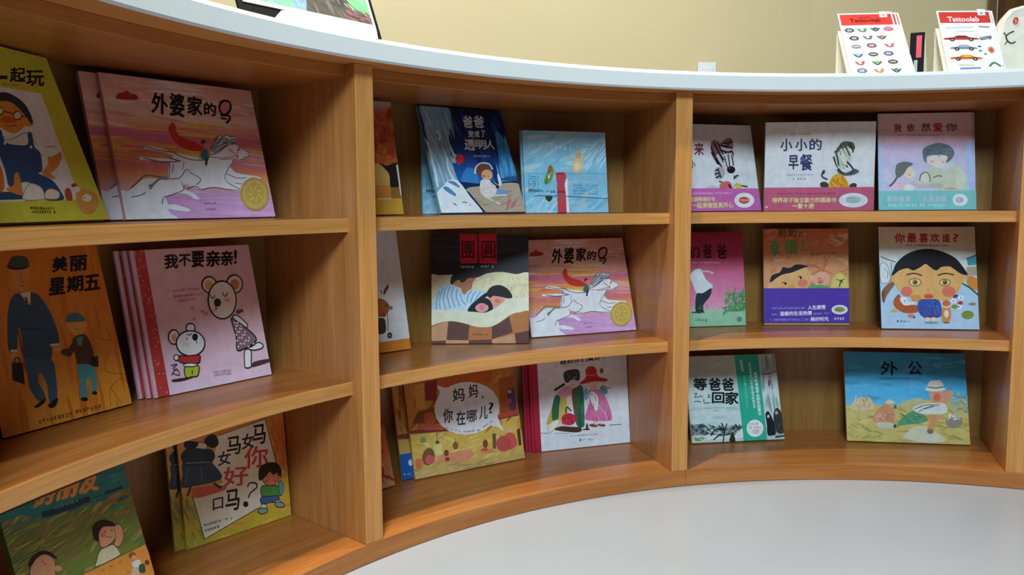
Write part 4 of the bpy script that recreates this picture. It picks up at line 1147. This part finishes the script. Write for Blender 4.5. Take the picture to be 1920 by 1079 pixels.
def p_wait(a):
    a.G([(0, '#c2cabf'), (.2, '#c6cec6'), (.35, '#d2e0dd'), (.75, '#cbdedd'), (1, '#c9d4d0')])
    a.B(['#d8e4e2', '#bcd0cf', '#cfdedd'], 60, 640, 640, 830, 40, 180, 18, 0, 8)
    for c, x0, y0, x1, y1 in (('等', 116, 345, 256, 470), ('爸', 282, 345, 402, 475), ('爸', 420, 345, 542, 475), ('回', 315, 498, 442, 610), ('家', 455, 492, 592, 622)):
        a.C('#1d2422', c, x0, y0, x1, y1, 0.035)
    for s in ('120,515 150,505 130,550 160,545', '160,545 200,535 210,548', '265,520 285,525 270,550 295,545', '125,600 150,590 200,600', '225,570 235,610 300,605'):
        a.L('#3a4644', 8, s)
    a.row('#8aa09e', 130, 665, 560, 660, 12); a.row('#8aa09e', 330, 690, 390, 690, 10); a.E('#e9efe9', 370, 200, 12, 14)
    a.B(['#2d3434', '#4a5654', '#6f7c78', '#3a4240', '#8fa09c', '#55625a'], 60, 850, 640, 960, 150, 70, 14, 10, 50)
    a.B(['#44505f', '#2c3338', '#7d8a94'], 60, 840, 260, 940, 50, 60, 14, 20, 40)
    a.B(['#dfe8e6', '#e6ecea'], 90, 960, 620, 1010, 26, 110, 18, -10, 16); a.S('#cfd6c4', '90,985 150,955 240,970 250,1020 120,1040'); a.B(['#5f8a50', '#74985a'], 130, 980, 220, 1015, 14, 40, 12, 0, 30)
    for s in ('430,1030 440,900 410,820', '440,930 470,830', '435,900 380,850', '300,960 340,900 420,890', '500,1010 520,940', '330,1000 400,940'):
        a.L('#272c2a', 12, s)
    a.S('#e3e9e6', '540,975 640,880 650,975'); a.S('#2a302e', '500,1000 530,930 560,1010 520,1040')
    a.B(['#a8b4b2', '#97a5a4'], 830, 120, 1000, 640, 26, 200, 20, 85, 6)
    a.L('#5a6462', 8, '840,305 920,296 1000,262'); a.L('#5a6462', 7, '884,100 892,180 890,275'); a.E('#8f5060', 918, 398, 12, 36); a.L('#6a7472', 4, '915,320 918,370', False)
    a.S('#24242c', '878,730 905,698 935,740 972,830 985,945 905,950 892,830'); a.E('#d8c4b4', 908, 752, 14, 18); a.S('#3b3d3d', '968,705 1000,662 1040,700 1075,780 1095,900 1070,955 985,900 965,790'); a.E('#cdb9a8', 995, 715, 16, 18); a.B(['#50524e', '#2e3030'], 985, 760, 1080, 930, 20, 70, 10, 80, 14); a.P('#c8cfcc', '900,965 1090,930 1095,1010 905,1020'); a.P('#4a524f', '980,960 1095,945 1095,965 985,985')
    z0, z1 = 0.0, a.h
    x0 = a.m((650, 1015))[0]; x1 = a.m((895, 1015))[0]
    band(a, z0, z1, '#2fb296', x0, x1)
    for i in range(5):
        a.C('#e3f4f0', '获奖图画书'[i], 602 + i * 5, 150 + i * 27, 630 + i * 5, 174 + i * 27, 0.02)
    for x, y, n, s, b in ((640, 310, 16, 22, 0), (694, 180, 16, 30, 0.02), (752, 280, 12, 38, 0.035)):
        for i in range(n):
            t = i * s * 1.02
            a.C('#e3f4f0' if b else '#a4dccf', '爸爸出门在外孩子每天盼着他早点回家团聚在一起过年'[(i + int(x)) % 24], x + t * .11, y + t, x + t * .11 + s * .9, y + t + s * .88, b)
    a.E('#eff3f3', 765, 880, 90, 92); a.row('#d08a90', 705, 835, 820, 832, 24); a.row('#c89aa8', 695, 870, 830, 868, 20); a.E('#f0c8c8', 775, 915, 40, 24)

def p_gong(a):
    a.G([(0, '#3f96bc'), (.2, '#44a6d0'), (.45, '#52b6e6'), (.6, '#66bcea'), (1, '#8cc8e0')])
    a.B(['#4aaee0', '#5cbcec', '#42a0cc'], 80, 120, 1360, 560, 60, 260, 40, 3, 6)
    a.P('#cdbb6c', '70,615 350,600 480,618 700,612 860,560 1150,560 1370,540 1420,1090 80,1010')
    a.B(['#c2ac58', '#d8c880', '#b8a456', '#d2bc6a', '#a8a050'], 90, 640, 1390, 1030, 130, 140, 26, 10, 30)
    a.S('#d9c49a', '150,660 178,565 250,540 335,538 372,600 370,660'); a.B(['#c4a878', '#e4d2ac'], 170, 550, 350, 650, 30, 80, 14, 80, 20); a.S('#c2bf8c', '660,600 720,565 870,548 880,620 700,640')
    a.S('#d0906c', '375,785 402,690 480,615 572,640 602,720 562,795'); a.B(['#c07c58', '#dca888'], 410, 680, 570, 780, 24, 70, 14, 20, 30); a.E('#d9926e', 515, 625, 34, 26); a.E('#e4d8b0', 545, 588, 52, 18); a.S('#e0d4ac', '510,585 530,560 570,566 582,590'); a.E('#5f6a4a', 600, 635, 16, 22)
    a.S('#d6d2b8', '690,940 760,860 900,838 1112,962 1092,998 900,1005 700,962'); a.S('#cfcab2', '410,800 560,800 600,850 450,860')
    a.S('#569a72', '625,825 682,740 792,676 892,716 955,762 880,802 760,815'); a.B(['#468a62', '#6aac82'], 680, 720, 890, 800, 22, 90, 14, 20, 30); a.E('#33404a', 598, 835, 16, 18)
    a.S('#dde0d8', '780,650 860,610 960,592 1110,602 1135,692 1000,712 850,702')
    for s in ('800,660 900,620 1000,610', '840,690 930,640 1060,612', '870,635 820,650', '900,660 1000,630'):
        a.L('#5a6c66', 8, s)
    a.S('#cf9a60', '930,722 1062,728 1030,800 985,892 930,888 952,800'); a.E('#8a7060', 965, 890, 34, 26); a.E('#d8a070', 1060, 745, 40, 20)
    a.S('#e09e74', '958,478 1080,470 1100,560 1060,592 980,582'); a.S('#e09e74', '1085,500 1150,465 1195,470 1180,560 1100,592'); a.E('#e0745c', 1035, 536, 40, 42); a.E('#d9b0a0', 975, 520, 14, 14)
    a.E('#ece4d0', 1016, 452, 106, 24); a.S('#e6e0d2', '938,436 958,372 1015,362 1072,366 1092,432'); a.L('#4c4c46', 11, '938,430 1015,440 1092,428')
    a.B(['#7fb0b8', '#a8ccc8', '#6a9aa8', '#8abcb0'], 1180, 500, 1360, 690, 50, 60, 16, 60, 60); a.S('#948a80', '1128,762 1210,750 1292,758 1272,842 1150,846'); a.B(['#e8dce0', '#d8c8c8', '#b8c8a8'], 1140, 700, 1290, 770, 24, 26, 20, 0, 60); a.L('#5f8a5a', 8, '290,860 350,885'); a.L('#c48a50', 8, '620,890 740,885')
    for c, x0, y0, x1, y1 in (('外', 450, 162, 624, 302), ('公', 734, 168, 872, 302)):
        a.C('#1a2138', c, x0, y0, x1, y1, 0.02)
    a.row('#2f6a90', 440, 336, 880, 342, 16)

# ------------------------------------------------------------------ the books on the shelves
# place: x, y, turn, width, height, lean
book('green', 1, (-0.6643, 1.2200, 1.4610, 0.2597, 0.2730, 0.3438), [[-13, 423], [205, 415], [87, 113], [-163, 49]], (0, 90, 3.174), '#c9c43a', '#a8a230', '#98922a',
     'green picture book with a man in blue dungarees, leftmost on the upper shelves', p_green, 0.012, None, True)
book('horse_a', 1, (-0.5611, 1.5373, 0.9399, 0.3087, 0.2590, 0.2518), [[237, 413], [516, 407], [470, 172], [184, 137]], (150, 120, 3.597), '#efc0b0', '#e8b0a0', '#d99a90',
     'pink sunset book with white horses standing in front in the upper left bay', p_horse, 0.009, None, True)
book('orange', 2, (-0.7115, 1.3167, 1.1581, 0.2351, 0.2900, 0.2352), [[6, 824], [248, 758], [179, 454], [-76, 468]], (0, 450, 2.839), '#e08a30', '#1d2530', '#1d2530',
     'orange picture book of a man in a suit walking with a boy', p_orange, 0.01, None, True)
book('koala', 2, (-0.5666, 1.5690, 0.9432, 0.2547, 0.2700, 0.2263), [[292, 747], [509, 702], [465, 459], [243, 471]], (220, 440, 3.373), '#f0c0c8', '#e2b4bc', '#d9b0be',
     'pink paperback with two koalas and a red spine strip, front one of its stack', p_koala, 0.006, None, False)
book('friend', 3, (-0.6218, 1.2190, 1.2906, 0.2400, 0.2477, 0.2693), [[89, 1287], [306, 1137], [230, 872], [-3, 970]], (0, 850, 4.713), '#7c8a3c', '#6a7434', '#5a6a34',
     'green painted book of two lying boys, bottom left corner of the bookcase', p_friend, 0.01, None, True)
book('mama', 3, (-0.5597, 1.6534, 0.8613, 0.2396, 0.2400, 0.0817), [[350, 1032], [546, 966], [529, 760], [330, 804]], (300, 770, 3.996), '#dfa83c', '#c9a040', '#a09a3c',
     'yellow book with black and red handwritten title and a dark dressed girl, front copy', p_mama, 0.006, None, False)
book('tree', 1, (-0.3102, 1.8425, 0.6911, 0.1700, 0.2590, 0.1871), [[630, 405], [757, 403], [732, 193], [604, 182]], (690, 180, 4.69), '#c0622e', '#d9cfc2', '#b5a898',
     'book with an orange autumn tree half hidden behind the post, upper middle bay', p_tree, 0.012, None, True)
book('night', 1, (-0.0646, 2.0202, 0.5981, 0.2414, 0.2800, 0.4008), [[827, 402], [985, 399], [939, 211], [783, 200]], (770, 190, 4.905), '#1d3f80', '#9ab4c0', '#8fb0c0',
     'dark blue night picture book with a pale ghost and a sitting girl', p_night, 0.01, None, True)
book('sky', 1, (0.1444, 2.1313, 0.3842, 0.2332, 0.2074, 0.1063), [[986, 399], [1141, 398], [1134, 249], [979, 244]], (770, 190, 4.905), '#90c8e0', '#8abcd2', '#86b8cc',
     'pale blue square book with a red chimney on its cover, front copy', p_sky, 0.007, None, False)
book('white_or', 2, (-0.3059, 1.9003, 0.7073, 0.1700, 0.2900, 0.1990), [[652, 672], [771, 655], [742, 430], [622, 433]], (700, 430, 4.497), '#e9e2de', '#d9cfc6', '#c9b8a8',
     'white book with an orange bottom strip half hidden behind the post', p_white_orange, 0.011, None, True)
book('reunion', 2, (-0.0792, 2.0317, -0.0081, 0.2407, 0.2700, 0.1188), [[809, 645], [992, 644], [991, 439], [809, 440]], (700, 430, 4.497), '#2c2528', '#2a2326', '#241e20',
     'black book with two red title tags and a sleeping family under a quilt', p_reunion, 0.009, None, True)
book('where', 3, (-0.1031, 2.0495, 0.5575, 0.3177, 0.2500, 0.2463), [[779, 901], [985, 860], [961, 683], [756, 709]], (700, 680, 4.497), '#d09a44', '#d9cdb8', '#b5803a',
     'yellow brown book with a large white speech bubble on its cover', p_where, 0.009, None, True)
book('red', 3, (0.1908, 2.2292, 0.3193, 0.2902, 0.2483, 0.1188), [[999, 849], [1182, 830], [1174, 664], [991, 676]], (970, 660, 5.396), '#e8e4ea', '#e0dce2', '#a81c38',
     'white book of a couple in red hat and pot hat, with a red spine strip', p_red, 0.01, None, True)
book('corner', 3, (-0.3261, 1.8796, 0.8203, 0.1300, 0.2500, 0.2618), [[657, 938], [741, 911], [705, 717], [620, 734]], (700, 680, 4.497), '#b5562a', '#c9a890', '#a05030',
     'rust coloured book edge peeking out beside the post on the lowest middle shelf', p_corner, 0.01, None, True)
book('zebra_l', 1, (0.5792, 2.2516, 0.3260, 0.2201, 0.2414, 0.2453), [[1295, 396], [1427, 395], [1407, 236], [1276, 232]], (1290, 200, 5.139), '#e6e4ea', '#dcdade', '#d0ced6',
     'white zebra book with a pink band, half hidden behind the right post, front copy', p_zebra_left, 0.006, None, True)
book('zebra', 1, (0.8326, 2.2652, -0.0470, 0.2914, 0.2376, 0.0084), [[1433, 395], [1637, 394], [1643, 227], [1436, 229]], (1290, 200, 5.139), '#e6e4ea', '#dcdade', '#d0ced6',
     'white book of a bending zebra on yellow, with a dusty rose band', p_zebra, 0.008, None, True)
book('love', 1, (1.1069, 2.2310, -0.1228, 0.2394, 0.2622, 0.1590), [[1648, 394], [1825, 393], [1822, 210], [1646, 214]], (1640, 200, 5.395), '#dcc0d0', '#b8cbe6', '#c0cce0',
     'pale pink and lilac book of a mother and girl with a turquoise band, front copy', p_love, 0.006, None, True)
book('papa', 2, (0.5657, 2.2931, 0.1504, 0.1800, 0.2626, 0.1415), [[1283, 614], [1399, 610], [1392, 435], [1277, 436]], (1290, 420, 5.394), '#d9769a', '#9a8a6a', '#8a4a5a',
     'pink and green book of a stooping man in a white shirt beside the right post', p_papa, 0.009, None, True)
book('grand', 2, (0.8258, 2.3103, -0.0447, 0.2353, 0.2700, 0.1274), [[1433, 609], [1592, 609], [1590, 429], [1431, 429]], (1290, 420, 5.394), '#d98a60', '#c9805a', '#c08a70',
     'orange book of a boy and a grandparent with a purple band and gold seal', p_grand, 0.008, None, True)
book('face', 2, (1.1227, 2.2104, -0.1218, 0.2496, 0.2791, 0.2288), [[1653, 617], [1837, 619], [1827, 426], [1647, 427]], (1640, 420, 5.136), '#c0d8ec', '#1f4f78', '#24506a',
     'pale blue book filled by a large round boy face with black hair', p_face, 0.01, None, True)
book('wait', 3, (0.6315, 2.2725, 0.1334, 0.2700, 0.2424, 0.3125), [[1298, 833], [1470, 825], [1452, 665], [1283, 670]], (1280, 650, 5.681), '#c6d2ce', '#b0bab8', '#a8b4b0',
     'grey snowy village book with a green vertical band', p_wait, 0.009, None, True)
book('gong', 3, (1.0945, 2.2473, -0.1467, 0.3220, 0.2508, 0.2893), [[1589, 828], [1819, 836], [1808, 665], [1582, 660]], (1570, 650, 5.535), '#5ab0d8', '#b8a870', '#b0a878',
     'sky blue and straw coloured book of an old man in a straw hat', p_gong, 0.01, None, True)

# more copies of the same titles
behind('horse_a', -0.028, 0.0125, 'pink sunset book with white horses standing behind its front copy, upper left bay')
hb = copy_thing(BOOKS['horse_a'], (0.1931, 2.1713, ZC + 0.0028), 'pink sunset book with white horses on the middle shelf beside the black quilt book', (-0.3160, 0, 0.3866))
hb['group'] = 'picture books on the middle shelves'
behind('koala', -0.009, 0.0084, 'pink koala paperback standing second in its stack, just behind the front one')
behind('koala', -0.020, 0.0168, 'pink koala paperback at the very back of its stack of three')
behind('mama', -0.019, 0.0085, 'yellow book with the girl in a dark dress standing behind its front copy')
sk = copy_thing(BOOKS['sky'], Vector((-0.1172, 2.1140, ZD + 0.0012)), 'pale blue book mostly hidden behind the dark blue night book', (math.radians(-2.0), 0, math.radians(31)))
behind('sky', -0.0012, 0.0120, 'pale blue square book standing behind the copy with the red chimney')
behind('red', -0.0155, 0.0125, 'white book with red spine strip standing behind the front copy of the couple')
behind('zebra_l', -0.008, 0.0085, 'white zebra book with a pink band standing behind its front copy')
behind('love', 0.010, 0.0085, 'pale pink mother and girl book standing behind its front copy')
w_ = [-0.1031, 2.0495, 0.5575, 0.3177, 0.25, 0.2463]
book('where_copy', 3, (w_[0] - 0.0277 * math.cos(w_[2]) - 0.0125 * math.sin(w_[2]), w_[1] - 0.0277 * math.sin(w_[2]) + 0.0125 * math.cos(w_[2]), w_[2], w_[3], w_[4], w_[5]), [[758, 900], [964, 858], [940, 683], [735, 709]], (700, 680, 4.497), '#d09a44', '#d9cdb8', '#b5803a',
     'yellow brown book with a blue band standing behind the speech bubble book', p_where_copy, 0.009)

# ------------------------------------------------------------------ things on the white counter
ZT = ZF + 0.0006
INK = ['#5a5a62', '#4f7a5a', '#4a5a6a', '#c8506a', '#6a6a70', '#8a5a4a', '#a8646a', '#7ab4cc', '#6a8a5a', '#3f3f46', '#b06a6a', '#8a8a90']
def p_sheet(a, dark):
    w, h = a.w * 1000, a.h * 1000
    a.G([(0, '#f4f4f4'), (1, '#f2f3f6')])
    a.P('#d64036', [(w * .03, h * .02), (w * .97, h * .02), (w * .97, h * .2), (w * .03, h * .2)])
    if dark:
        a.T('#6a1612', 'Tattoolab', w * .2, h * .15, w * .75, h * .15, 1.0, 0.035)
        a.L('#8a2018', h * .012, [(w * .38, h * .075), (w * .58, h * .07)], False)
    else:
        a.T('#fbe6e6', 'Tattoolab', w * .18, h * .175, w * .76, h * .175, 1.0, 0.035)
    a.P('#f4f2ee', [(w * .76, h * .0), (w * .9, h * .0), (w * .9, h * .075), (w * .76, h * .075)]); a.E('#9aa39a', w * .83, h * .04, w * .035, h * .018)

def p_sheet_badges(a):
    p_sheet(a, True)
    w, h = a.w * 1000, a.h * 1000
    r = a.rnd
    spots = [(.15, .28, '#5f5a62'), (.38, .28, '#4f8a5a'), (.62, .27, '#56606a'), (.86, .27, '#cf4f6c'), (.2, .41, '#55555a'), (.45, .4, '#6f6a7a'), (.7, .4, '#a87a6a'), (.2, .545, '#8a8c84'), (.48, .53, '#8a5a5a'), (.8, .53, '#b5676c'),
             (.2, .68, '#7fb8d2'), (.47, .67, '#5f5a5a'), (.74, .66, '#6a7090'), (.2, .8, '#b85a50'), (.5, .8, '#7fae6c'), (.78, .79, '#5a4f4a'), (.2, .92, '#6a7a9a'), (.5, .92, '#c07a4a'), (.8, .92, '#5f8a6a')]
    for i, (u, v, c) in enumerate(spots):
        x, y = u * w, v * h
        k = i % 4
        if k == 0:
            a.E(c, x, y, w * .085, h * .036, 0, '#4a4a4e', 1.2); a.E('#d8d4d0', x, y, w * .04, h * .016); a.E(c, x, y, w * .02, h * .008)
        elif k == 1:
            a.S(c, [(x - w * .09, y - h * .03), (x - w * .02, y - h * .012), (x + w * .08, y - h * .03), (x + w * .06, y + h * .025), (x, y + h * .036), (x - w * .06, y + h * .02)]); a.E('#efe8e0', x, y, w * .03, h * .014)
        elif k == 2:
            a.L('#4a4a50', w * .03, [(x - w * .08, y - h * .02), (x, y + h * .03), (x + w * .08, y - h * .02)]); a.E(c, x, y - h * .01, w * .045, h * .022)
        else:
            a.E(c, x, y, w * .09, h * .034); a.L('#efe0e0', w * .018, [(x - w * .05, y), (x + w * .05, y)], False); a.L('#5a3a40', w * .012, [(x - w * .05, y + h * .012), (x + w * .05, y + h * .012)], False)

def p_sheet_cars(a):
    p_sheet(a, False)
    w, h = a.w * 1000, a.h * 1000
    def car(u, v, c, c2, ln):
        x, y = u * w, v * h
        a.S(c, [(x - ln * w, y + h * .02), (x - ln * w, y - h * .01), (x - ln * w * .5, y - h * .02), (x - ln * w * .25, y - h * .045), (x + ln * w * .3, y - h * .045), (x + ln * w * .6, y - h * .015), (x + ln * w, y - h * .005), (x + ln * w, y + h * .02)])
        a.S(c2, [(x - ln * w * .3, y - h * .018), (x - ln * w * .2, y - h * .036), (x + ln * w * .25, y - h * .036), (x + ln * w * .4, y - h * .016)])
        for q in (-.6, .6):
            a.E('#3a2a28', x + q * ln * w, y + h * .02, w * .045, h * .028); a.E('#b8b0a8', x + q * ln * w, y + h * .02, w * .02, h * .012)
    a.L('#9ab0b8', h * .012, [(w * .1, h * .28), (w * .62, h * .27)], False); a.L('#8ac8a8', h * .01, [(w * .3, h * .34), (w * .64, h * .335)], False); a.L('#c88aa0', h * .03, [(w * .72, h * .26), (w * .92, h * .27)], False)
    car(.36, .45, '#b8403a', '#6a2a2a', .29); car(.37, .6, '#7d8a94', '#aab8bc', .22); car(.38, .76, '#c0602f', '#d8c23a', .26)
    a.L('#74777c', h * .05, [(w * .7, h * .46), (w * .92, h * .43)], False); a.L('#a8acb0', h * .016, [(w * .7, h * .43), (w * .9, h * .47)], False)
    a.E('#4a5560', w * .66, h * .58, w * .03, h * .014); a.E('#3f6a60', w * .66, h * .65, w * .03, h * .014); a.E('#3f5560', w * .74, h * .7, w * .03, h * .01)
    a.E('#d98a6a', w * .86, h * .64, w * .06, h * .055); a.E('#b85a3a', w * .86, h * .64, w * .03, h * .026)
    a.L('#4f8a5a', h * .03, [(w * .76, h * .9), (w * .86, h * .84), (w * .97, h * .9)]); a.L('#7f8ad0', h * .03, [(w * .22, h * .93), (w * .6, h * .92)], False); a.L('#b8c8a0', h * .02, [(w * .2, h * .87), (w * .5, h * .88)], False)
    a.E('#d8d06a', w * .62, h * .8, w * .02, h * .014)

def sheet(label, x, y, yaw, w, h, lean, fn):
    mm = [(0, h * 1000), (w * 1000, h * 1000), (w * 1000, 0), (0, 0)]
    root = thing('sticker_sheet', label, 'stickers', (x, y, ZT + 0.0012 * math.sin(lean)), (-lean, 0, yaw), 'sticker sheets on the counter')
    a = Art(w, h, mm, (0, 0, 1), '#f4f4f4')
    fn(a)
    me = a.mesh('front_cover', (0, w, 0, 0.0008, 0, h, '#efeeec'))
    me.name = 'printed_face'
    me.transform(Matrix.Translation((-w / 2, 0, 0)))
    link(bpy.data.objects.new('printed_face', me), root)
    ink_box('hang_tab', w / 2 - 0.032, w / 2 - 0.016, 0.0001, 0.0007, h, h + 0.005, '#e9e7e2', root)
    return root

def along(s, dx, dy):
    yaw = s.rotation_euler.z
    return s.location + Vector((math.cos(yaw) * dx - math.sin(yaw) * dy, math.sin(yaw) * dx + math.cos(yaw) * dy, 0))

s1 = sheet('white and red sheet of round badge stickers, front one of the left stack', 0.9150, 2.0992, math.radians(-5.0), 0.138, 0.2295, math.radians(37.7), p_sheet_badges)
copy_thing(s1, along(s1, 0.010, 0.0025), 'sheet of badge stickers second from the front in the left stack')
copy_thing(s1, along(s1, 0.018, 0.0050), 'sheet of badge stickers at the back of the left stack, furthest right')
s2 = sheet('white and red sheet of car stickers, front one of the right stack', 1.1310, 2.0615, 0.0, 0.134, 0.1800, math.radians(24.6), p_sheet_cars)
copy_thing(s2, along(s2, 0.007, 0.0030), 'sheet of car stickers just behind the front one of the right stack')

def stand(label, x, y, yaw, w, h, lean, gap):
    """slanted display stand: plate, front lip and a rear prop"""
    root = thing('display_stand', label, 'display stand', (x, y, ZT), (0, 0, yaw), 'clear stands for the sticker sheets')
    sl = Matrix.Rotation(-lean, 4, 'X')
    bm_ = box_bm(-w / 2, w / 2, gap, gap + 0.003, 0.002, h); bm_.transform(sl)
    bm_.transform(Matrix.Translation((0, 0, 0.003 * math.sin(lean) + gap * math.sin(lean))))
    mesh_obj('back_plate', bm_, M['acrylic'], root, 0.0006)
    yb = h * math.sin(lean) + gap
    mesh_obj('base', box_bm(-w / 2, w / 2, gap + 0.012, yb, 0, 0.003), M['acrylic'], root, 0.0006)
    mesh_obj('prop', box_bm(-w / 2, w / 2, yb, yb + 0.003, 0, h * math.cos(lean) - 0.006), M['acrylic'], root, 0.0006)
    return root
M['acrylic'] = plain('pale_acrylic', '#e4dcc4', 0.15, 0.02, 6.0)
stand('pale stand holding the badge sticker sheets', 0.9150, 2.0992, math.radians(-5.0), 0.150, 0.165, math.radians(37.7), 0.0145)
stand('pale stand holding the car sticker sheets', 1.1310, 2.0615, 0.0, 0.146, 0.130, math.radians(24.6), 0.0095)

# small dark box with a red label, and thin pale books beside it
bx = thing('marker_box', 'small black upright box with a red label between the two sticker stacks', 'box', (1.0195, 2.135, ZT), (0, 0, math.radians(-26)))
mesh_obj('box_body', box_bm(-0.0165, 0.0165, 0, 0.030, 0, 0.112, 'z'), M['black'], bx, 0.001)
ink_box('red_label', -0.002, 0.010, -0.0006, -0.0001, 0.050, 0.104, '#e0454f', bx)
ink_box('white_print', -0.006, 0.002, -0.0006, -0.0001, 0.012, 0.044, '#b8bcb8', bx)
for i, (x, lab, col, h) in enumerate(((1.0505, 'thin olive brown book standing beside the black box on the counter', '#8a7a52', 0.108), (1.0630, 'thin beige book standing against the car sticker stand', '#c4ad84', 0.122))):
    r_ = thing('thin_book', lab, 'book', (x, 2.175, ZT), (0, math.radians(-5), math.radians(-24)), 'thin books on the counter')
    ink_box('cover', -0.005, -0.0038, 0, 0.10, 0.0015, h, col, r_)
    ink_box('cover', 0.0038, 0.005, 0, 0.10, 0.0015, h, col, r_)
    ink_box('spine', -0.005, 0.005, -0.001, 0.0, 0.0015, h, '#d9cba8', r_)
    mesh_obj('page_block', box_bm(-0.0037, 0.0037, 0.0002, 0.097, 0.003, h - 0.003), M['pages'], r_)

# white printed bag at the far right
outline = [(0, 0), (0.002, 0.09), (0.006, 0.138), (0.016, 0.160), (0.034, 0.182), (0.06, 0.189), (0.12, 0.191), (0.205, 0.192), (0.212, 0.1), (0.21, 0)]
def bag_bm():
    b_ = bmesh.new()
    cx_, cz_ = 0.105, 0.09
    layers = []
    for y_, s_ in ((-0.012, 0.93), (-0.006, 0.985), (0.0, 1.0), (0.018, 1.0), (0.026, 0.985), (0.032, 0.93)):
        layers.append([b_.verts.new((cx_ + (x - cx_) * s_, y_ + 0.004 * math.sin(z * 60), max(0, cz_ + (z - cz_) * s_) if z > 0 else 0)) for x, z in outline])
    for a_, c_ in zip(layers[:-1], layers[1:]):
        for i in range(len(outline)):
            j = (i + 1) % len(outline)
            b_.faces.new((a_[i], a_[j], c_[j], c_[i]))
    b_.faces.new(layers[0]); b_.faces.new(layers[-1][::-1])
    return b_
bg_ = thing('paper_bag', 'white bag with a red seal and black ink drawing at the right counter end', 'bag', (1.256, 2.215, ZT), (0, 0, math.radians(-14)))
mesh_obj('bag_body', bag_bm(), plain('white_paper_bag', '#e4dccb', 0.8, 0.05, 30.0, bump=0.2), bg_)
a = Art(0.2, 0.19, [(0, 190), (200, 190), (200, 0), (0, 0)], (0, 0, 1), '#ffffff')
a.E('#d6402f', 40, 40, 6.5, 9, 8); a.L('#f0c8b8', 1.6, '38,36 41,42 39,46')
a.sub('ink_drawing', 0.0); a.L('#3a3a2c', 3.4, '38,66 28,70 20,78 24,90 34,96 42,92'); a.L('#3a3a2c', 2.6, '20,76 14,68'); a.L('#3a3a2c', 2.4, '24,88 18,98'); 
for nm, src in (('red_seal', 'front_cover'), ('ink_drawing', 'ink_drawing')):
    me = a.mesh(src)
    me.name = nm
    o = link(bpy.data.objects.new(nm, me), bg_)
    o.location = (0.004, -0.0165, 0)

# black display board with a white bordered picture, white card in front of it
bl, br = Vector((-0.4395, 1.3963, 0)), Vector((-0.2450, 1.6393, 0))
yaw = math.atan2((br - bl).y, (br - bl).x)
W_, H_, LEAN = (br - bl).length, 0.34, math.radians(21)
c_ = (bl + br) / 2
bd = thing('display_board', 'black board holding a white bordered painting, leaning on the counter top at upper left', 'display board', (c_.x, c_.y, ZT + 0.006 * math.sin(LEAN)), (-LEAN, 0, yaw))
mesh_obj('backing_board', box_bm(-W_ / 2, W_ / 2, 0, 0.006, 0, H_), M['black'], bd, 0.001)
a = Art(W_ - 0.020, H_ - 0.034, [(0, 306), (292, 306), (292, 0), (0, 0)], (0, 0, 1), '#f6f6f2')
a.G([(0, '#f6f6f2'), (1, '#f6f6f2')])
a.P('#5f5a50', '6,6 286,6 286,299 6,299')
a.B(['#6e665a', '#57524a', '#7a7068', '#80706a', '#4f4a44'], 110, 150, 286, 297, 90, 40, 8, 40, 40)
a.S('#86d69a', '4,299 6,200 60,180 96,240 112,299'); a.B(['#9ae4ac', '#7accb4', '#74c488'], 12, 220, 96, 296, 40, 26, 7, 20, 30)
a.S('#88a4d6', '108,299 92,200 130,180 140,240 130,299'); a.B(['#9ab6e2', '#7894c8'], 104, 220, 132, 294, 16, 24, 6, 80, 20)
a.S('#84d88e', '226,180 262,200 288,240 290,282 262,276 234,252'); a.B(['#96e6a0', '#74c87e'], 236, 200, 284, 270, 20, 26, 7, 35, 14)
a.B(['#9a6a68', '#8a5f5c'], 226, 270, 284, 296, 18, 26, 6, 20, 20); a.S('#b8a890', '180,200 200,240 215,270 205,240 192,200')
a.P('#f6f6f2', '0,299 292,299 292,306 0,306'); a.P('#f6f6f2', '0,0 6,0 6,306 0,306'); a.P('#f6f6f2', '286,0 292,0 292,306 286,306')
me = a.mesh('front_cover', (0, W_ - 0.020, 0, 0.0012, 0, H_ - 0.034, '#f6f6f2')); me.name = 'painting'
me.transform(Matrix.Translation((-(W_ - 0.020) / 2, -0.0014, 0.026)))
link(bpy.data.objects.new('painting', me), bd)
n_ = Vector((math.sin(yaw), -math.cos(yaw), 0))
d_ = Vector((math.cos(yaw), math.sin(yaw), 0))
def wedge():
    b_ = bmesh.new()
    pr = [(0, 0), (-0.022, 0), (-0.018, 0.019), (-0.003, 0.021), (0.004, 0.017)]
    A_ = [b_.verts.new((-0.105 + (0.018 if z > 0.01 else 0), y, z)) for y, z in pr]
    B_ = [b_.verts.new((0.115, y, z)) for y, z in pr]
    for i in range(5):
        j = (i + 1) % 5
        b_.faces.new((A_[i], A_[j], B_[j], B_[i]))
    b_.faces.new(A_); b_.faces.new(B_[::-1])
    return b_
wb = mesh_obj('card_holder', wedge(), M['whitebox'], None, 0.0008)
wp = br - d_ * 0.150 + n_ * 0.003
wb.location = (wp.x, wp.y, ZT)
wb.rotation_euler = (0, 0, yaw)
tag(wb, 'low white wedge shaped holder on the counter in front of the black board', 'holder')

# white socket on the wall behind the counter
sk_ = thing('wall_socket', 'small white socket on the cream wall just above the counter', 'socket', (0.712, 3.078, 1.175), (0, 0, math.radians(1.2)))
mesh_obj('face_plate', box_bm(-0.033, 0.033, 0, 0.010, -0.04, 0.04), M['plastic'], sk_, 0.002)
mesh_obj('socket_insert', box_bm(-0.02, 0.02, -0.002, 0.0, -0.022, 0.022), M['plastic'], sk_, 0.001)
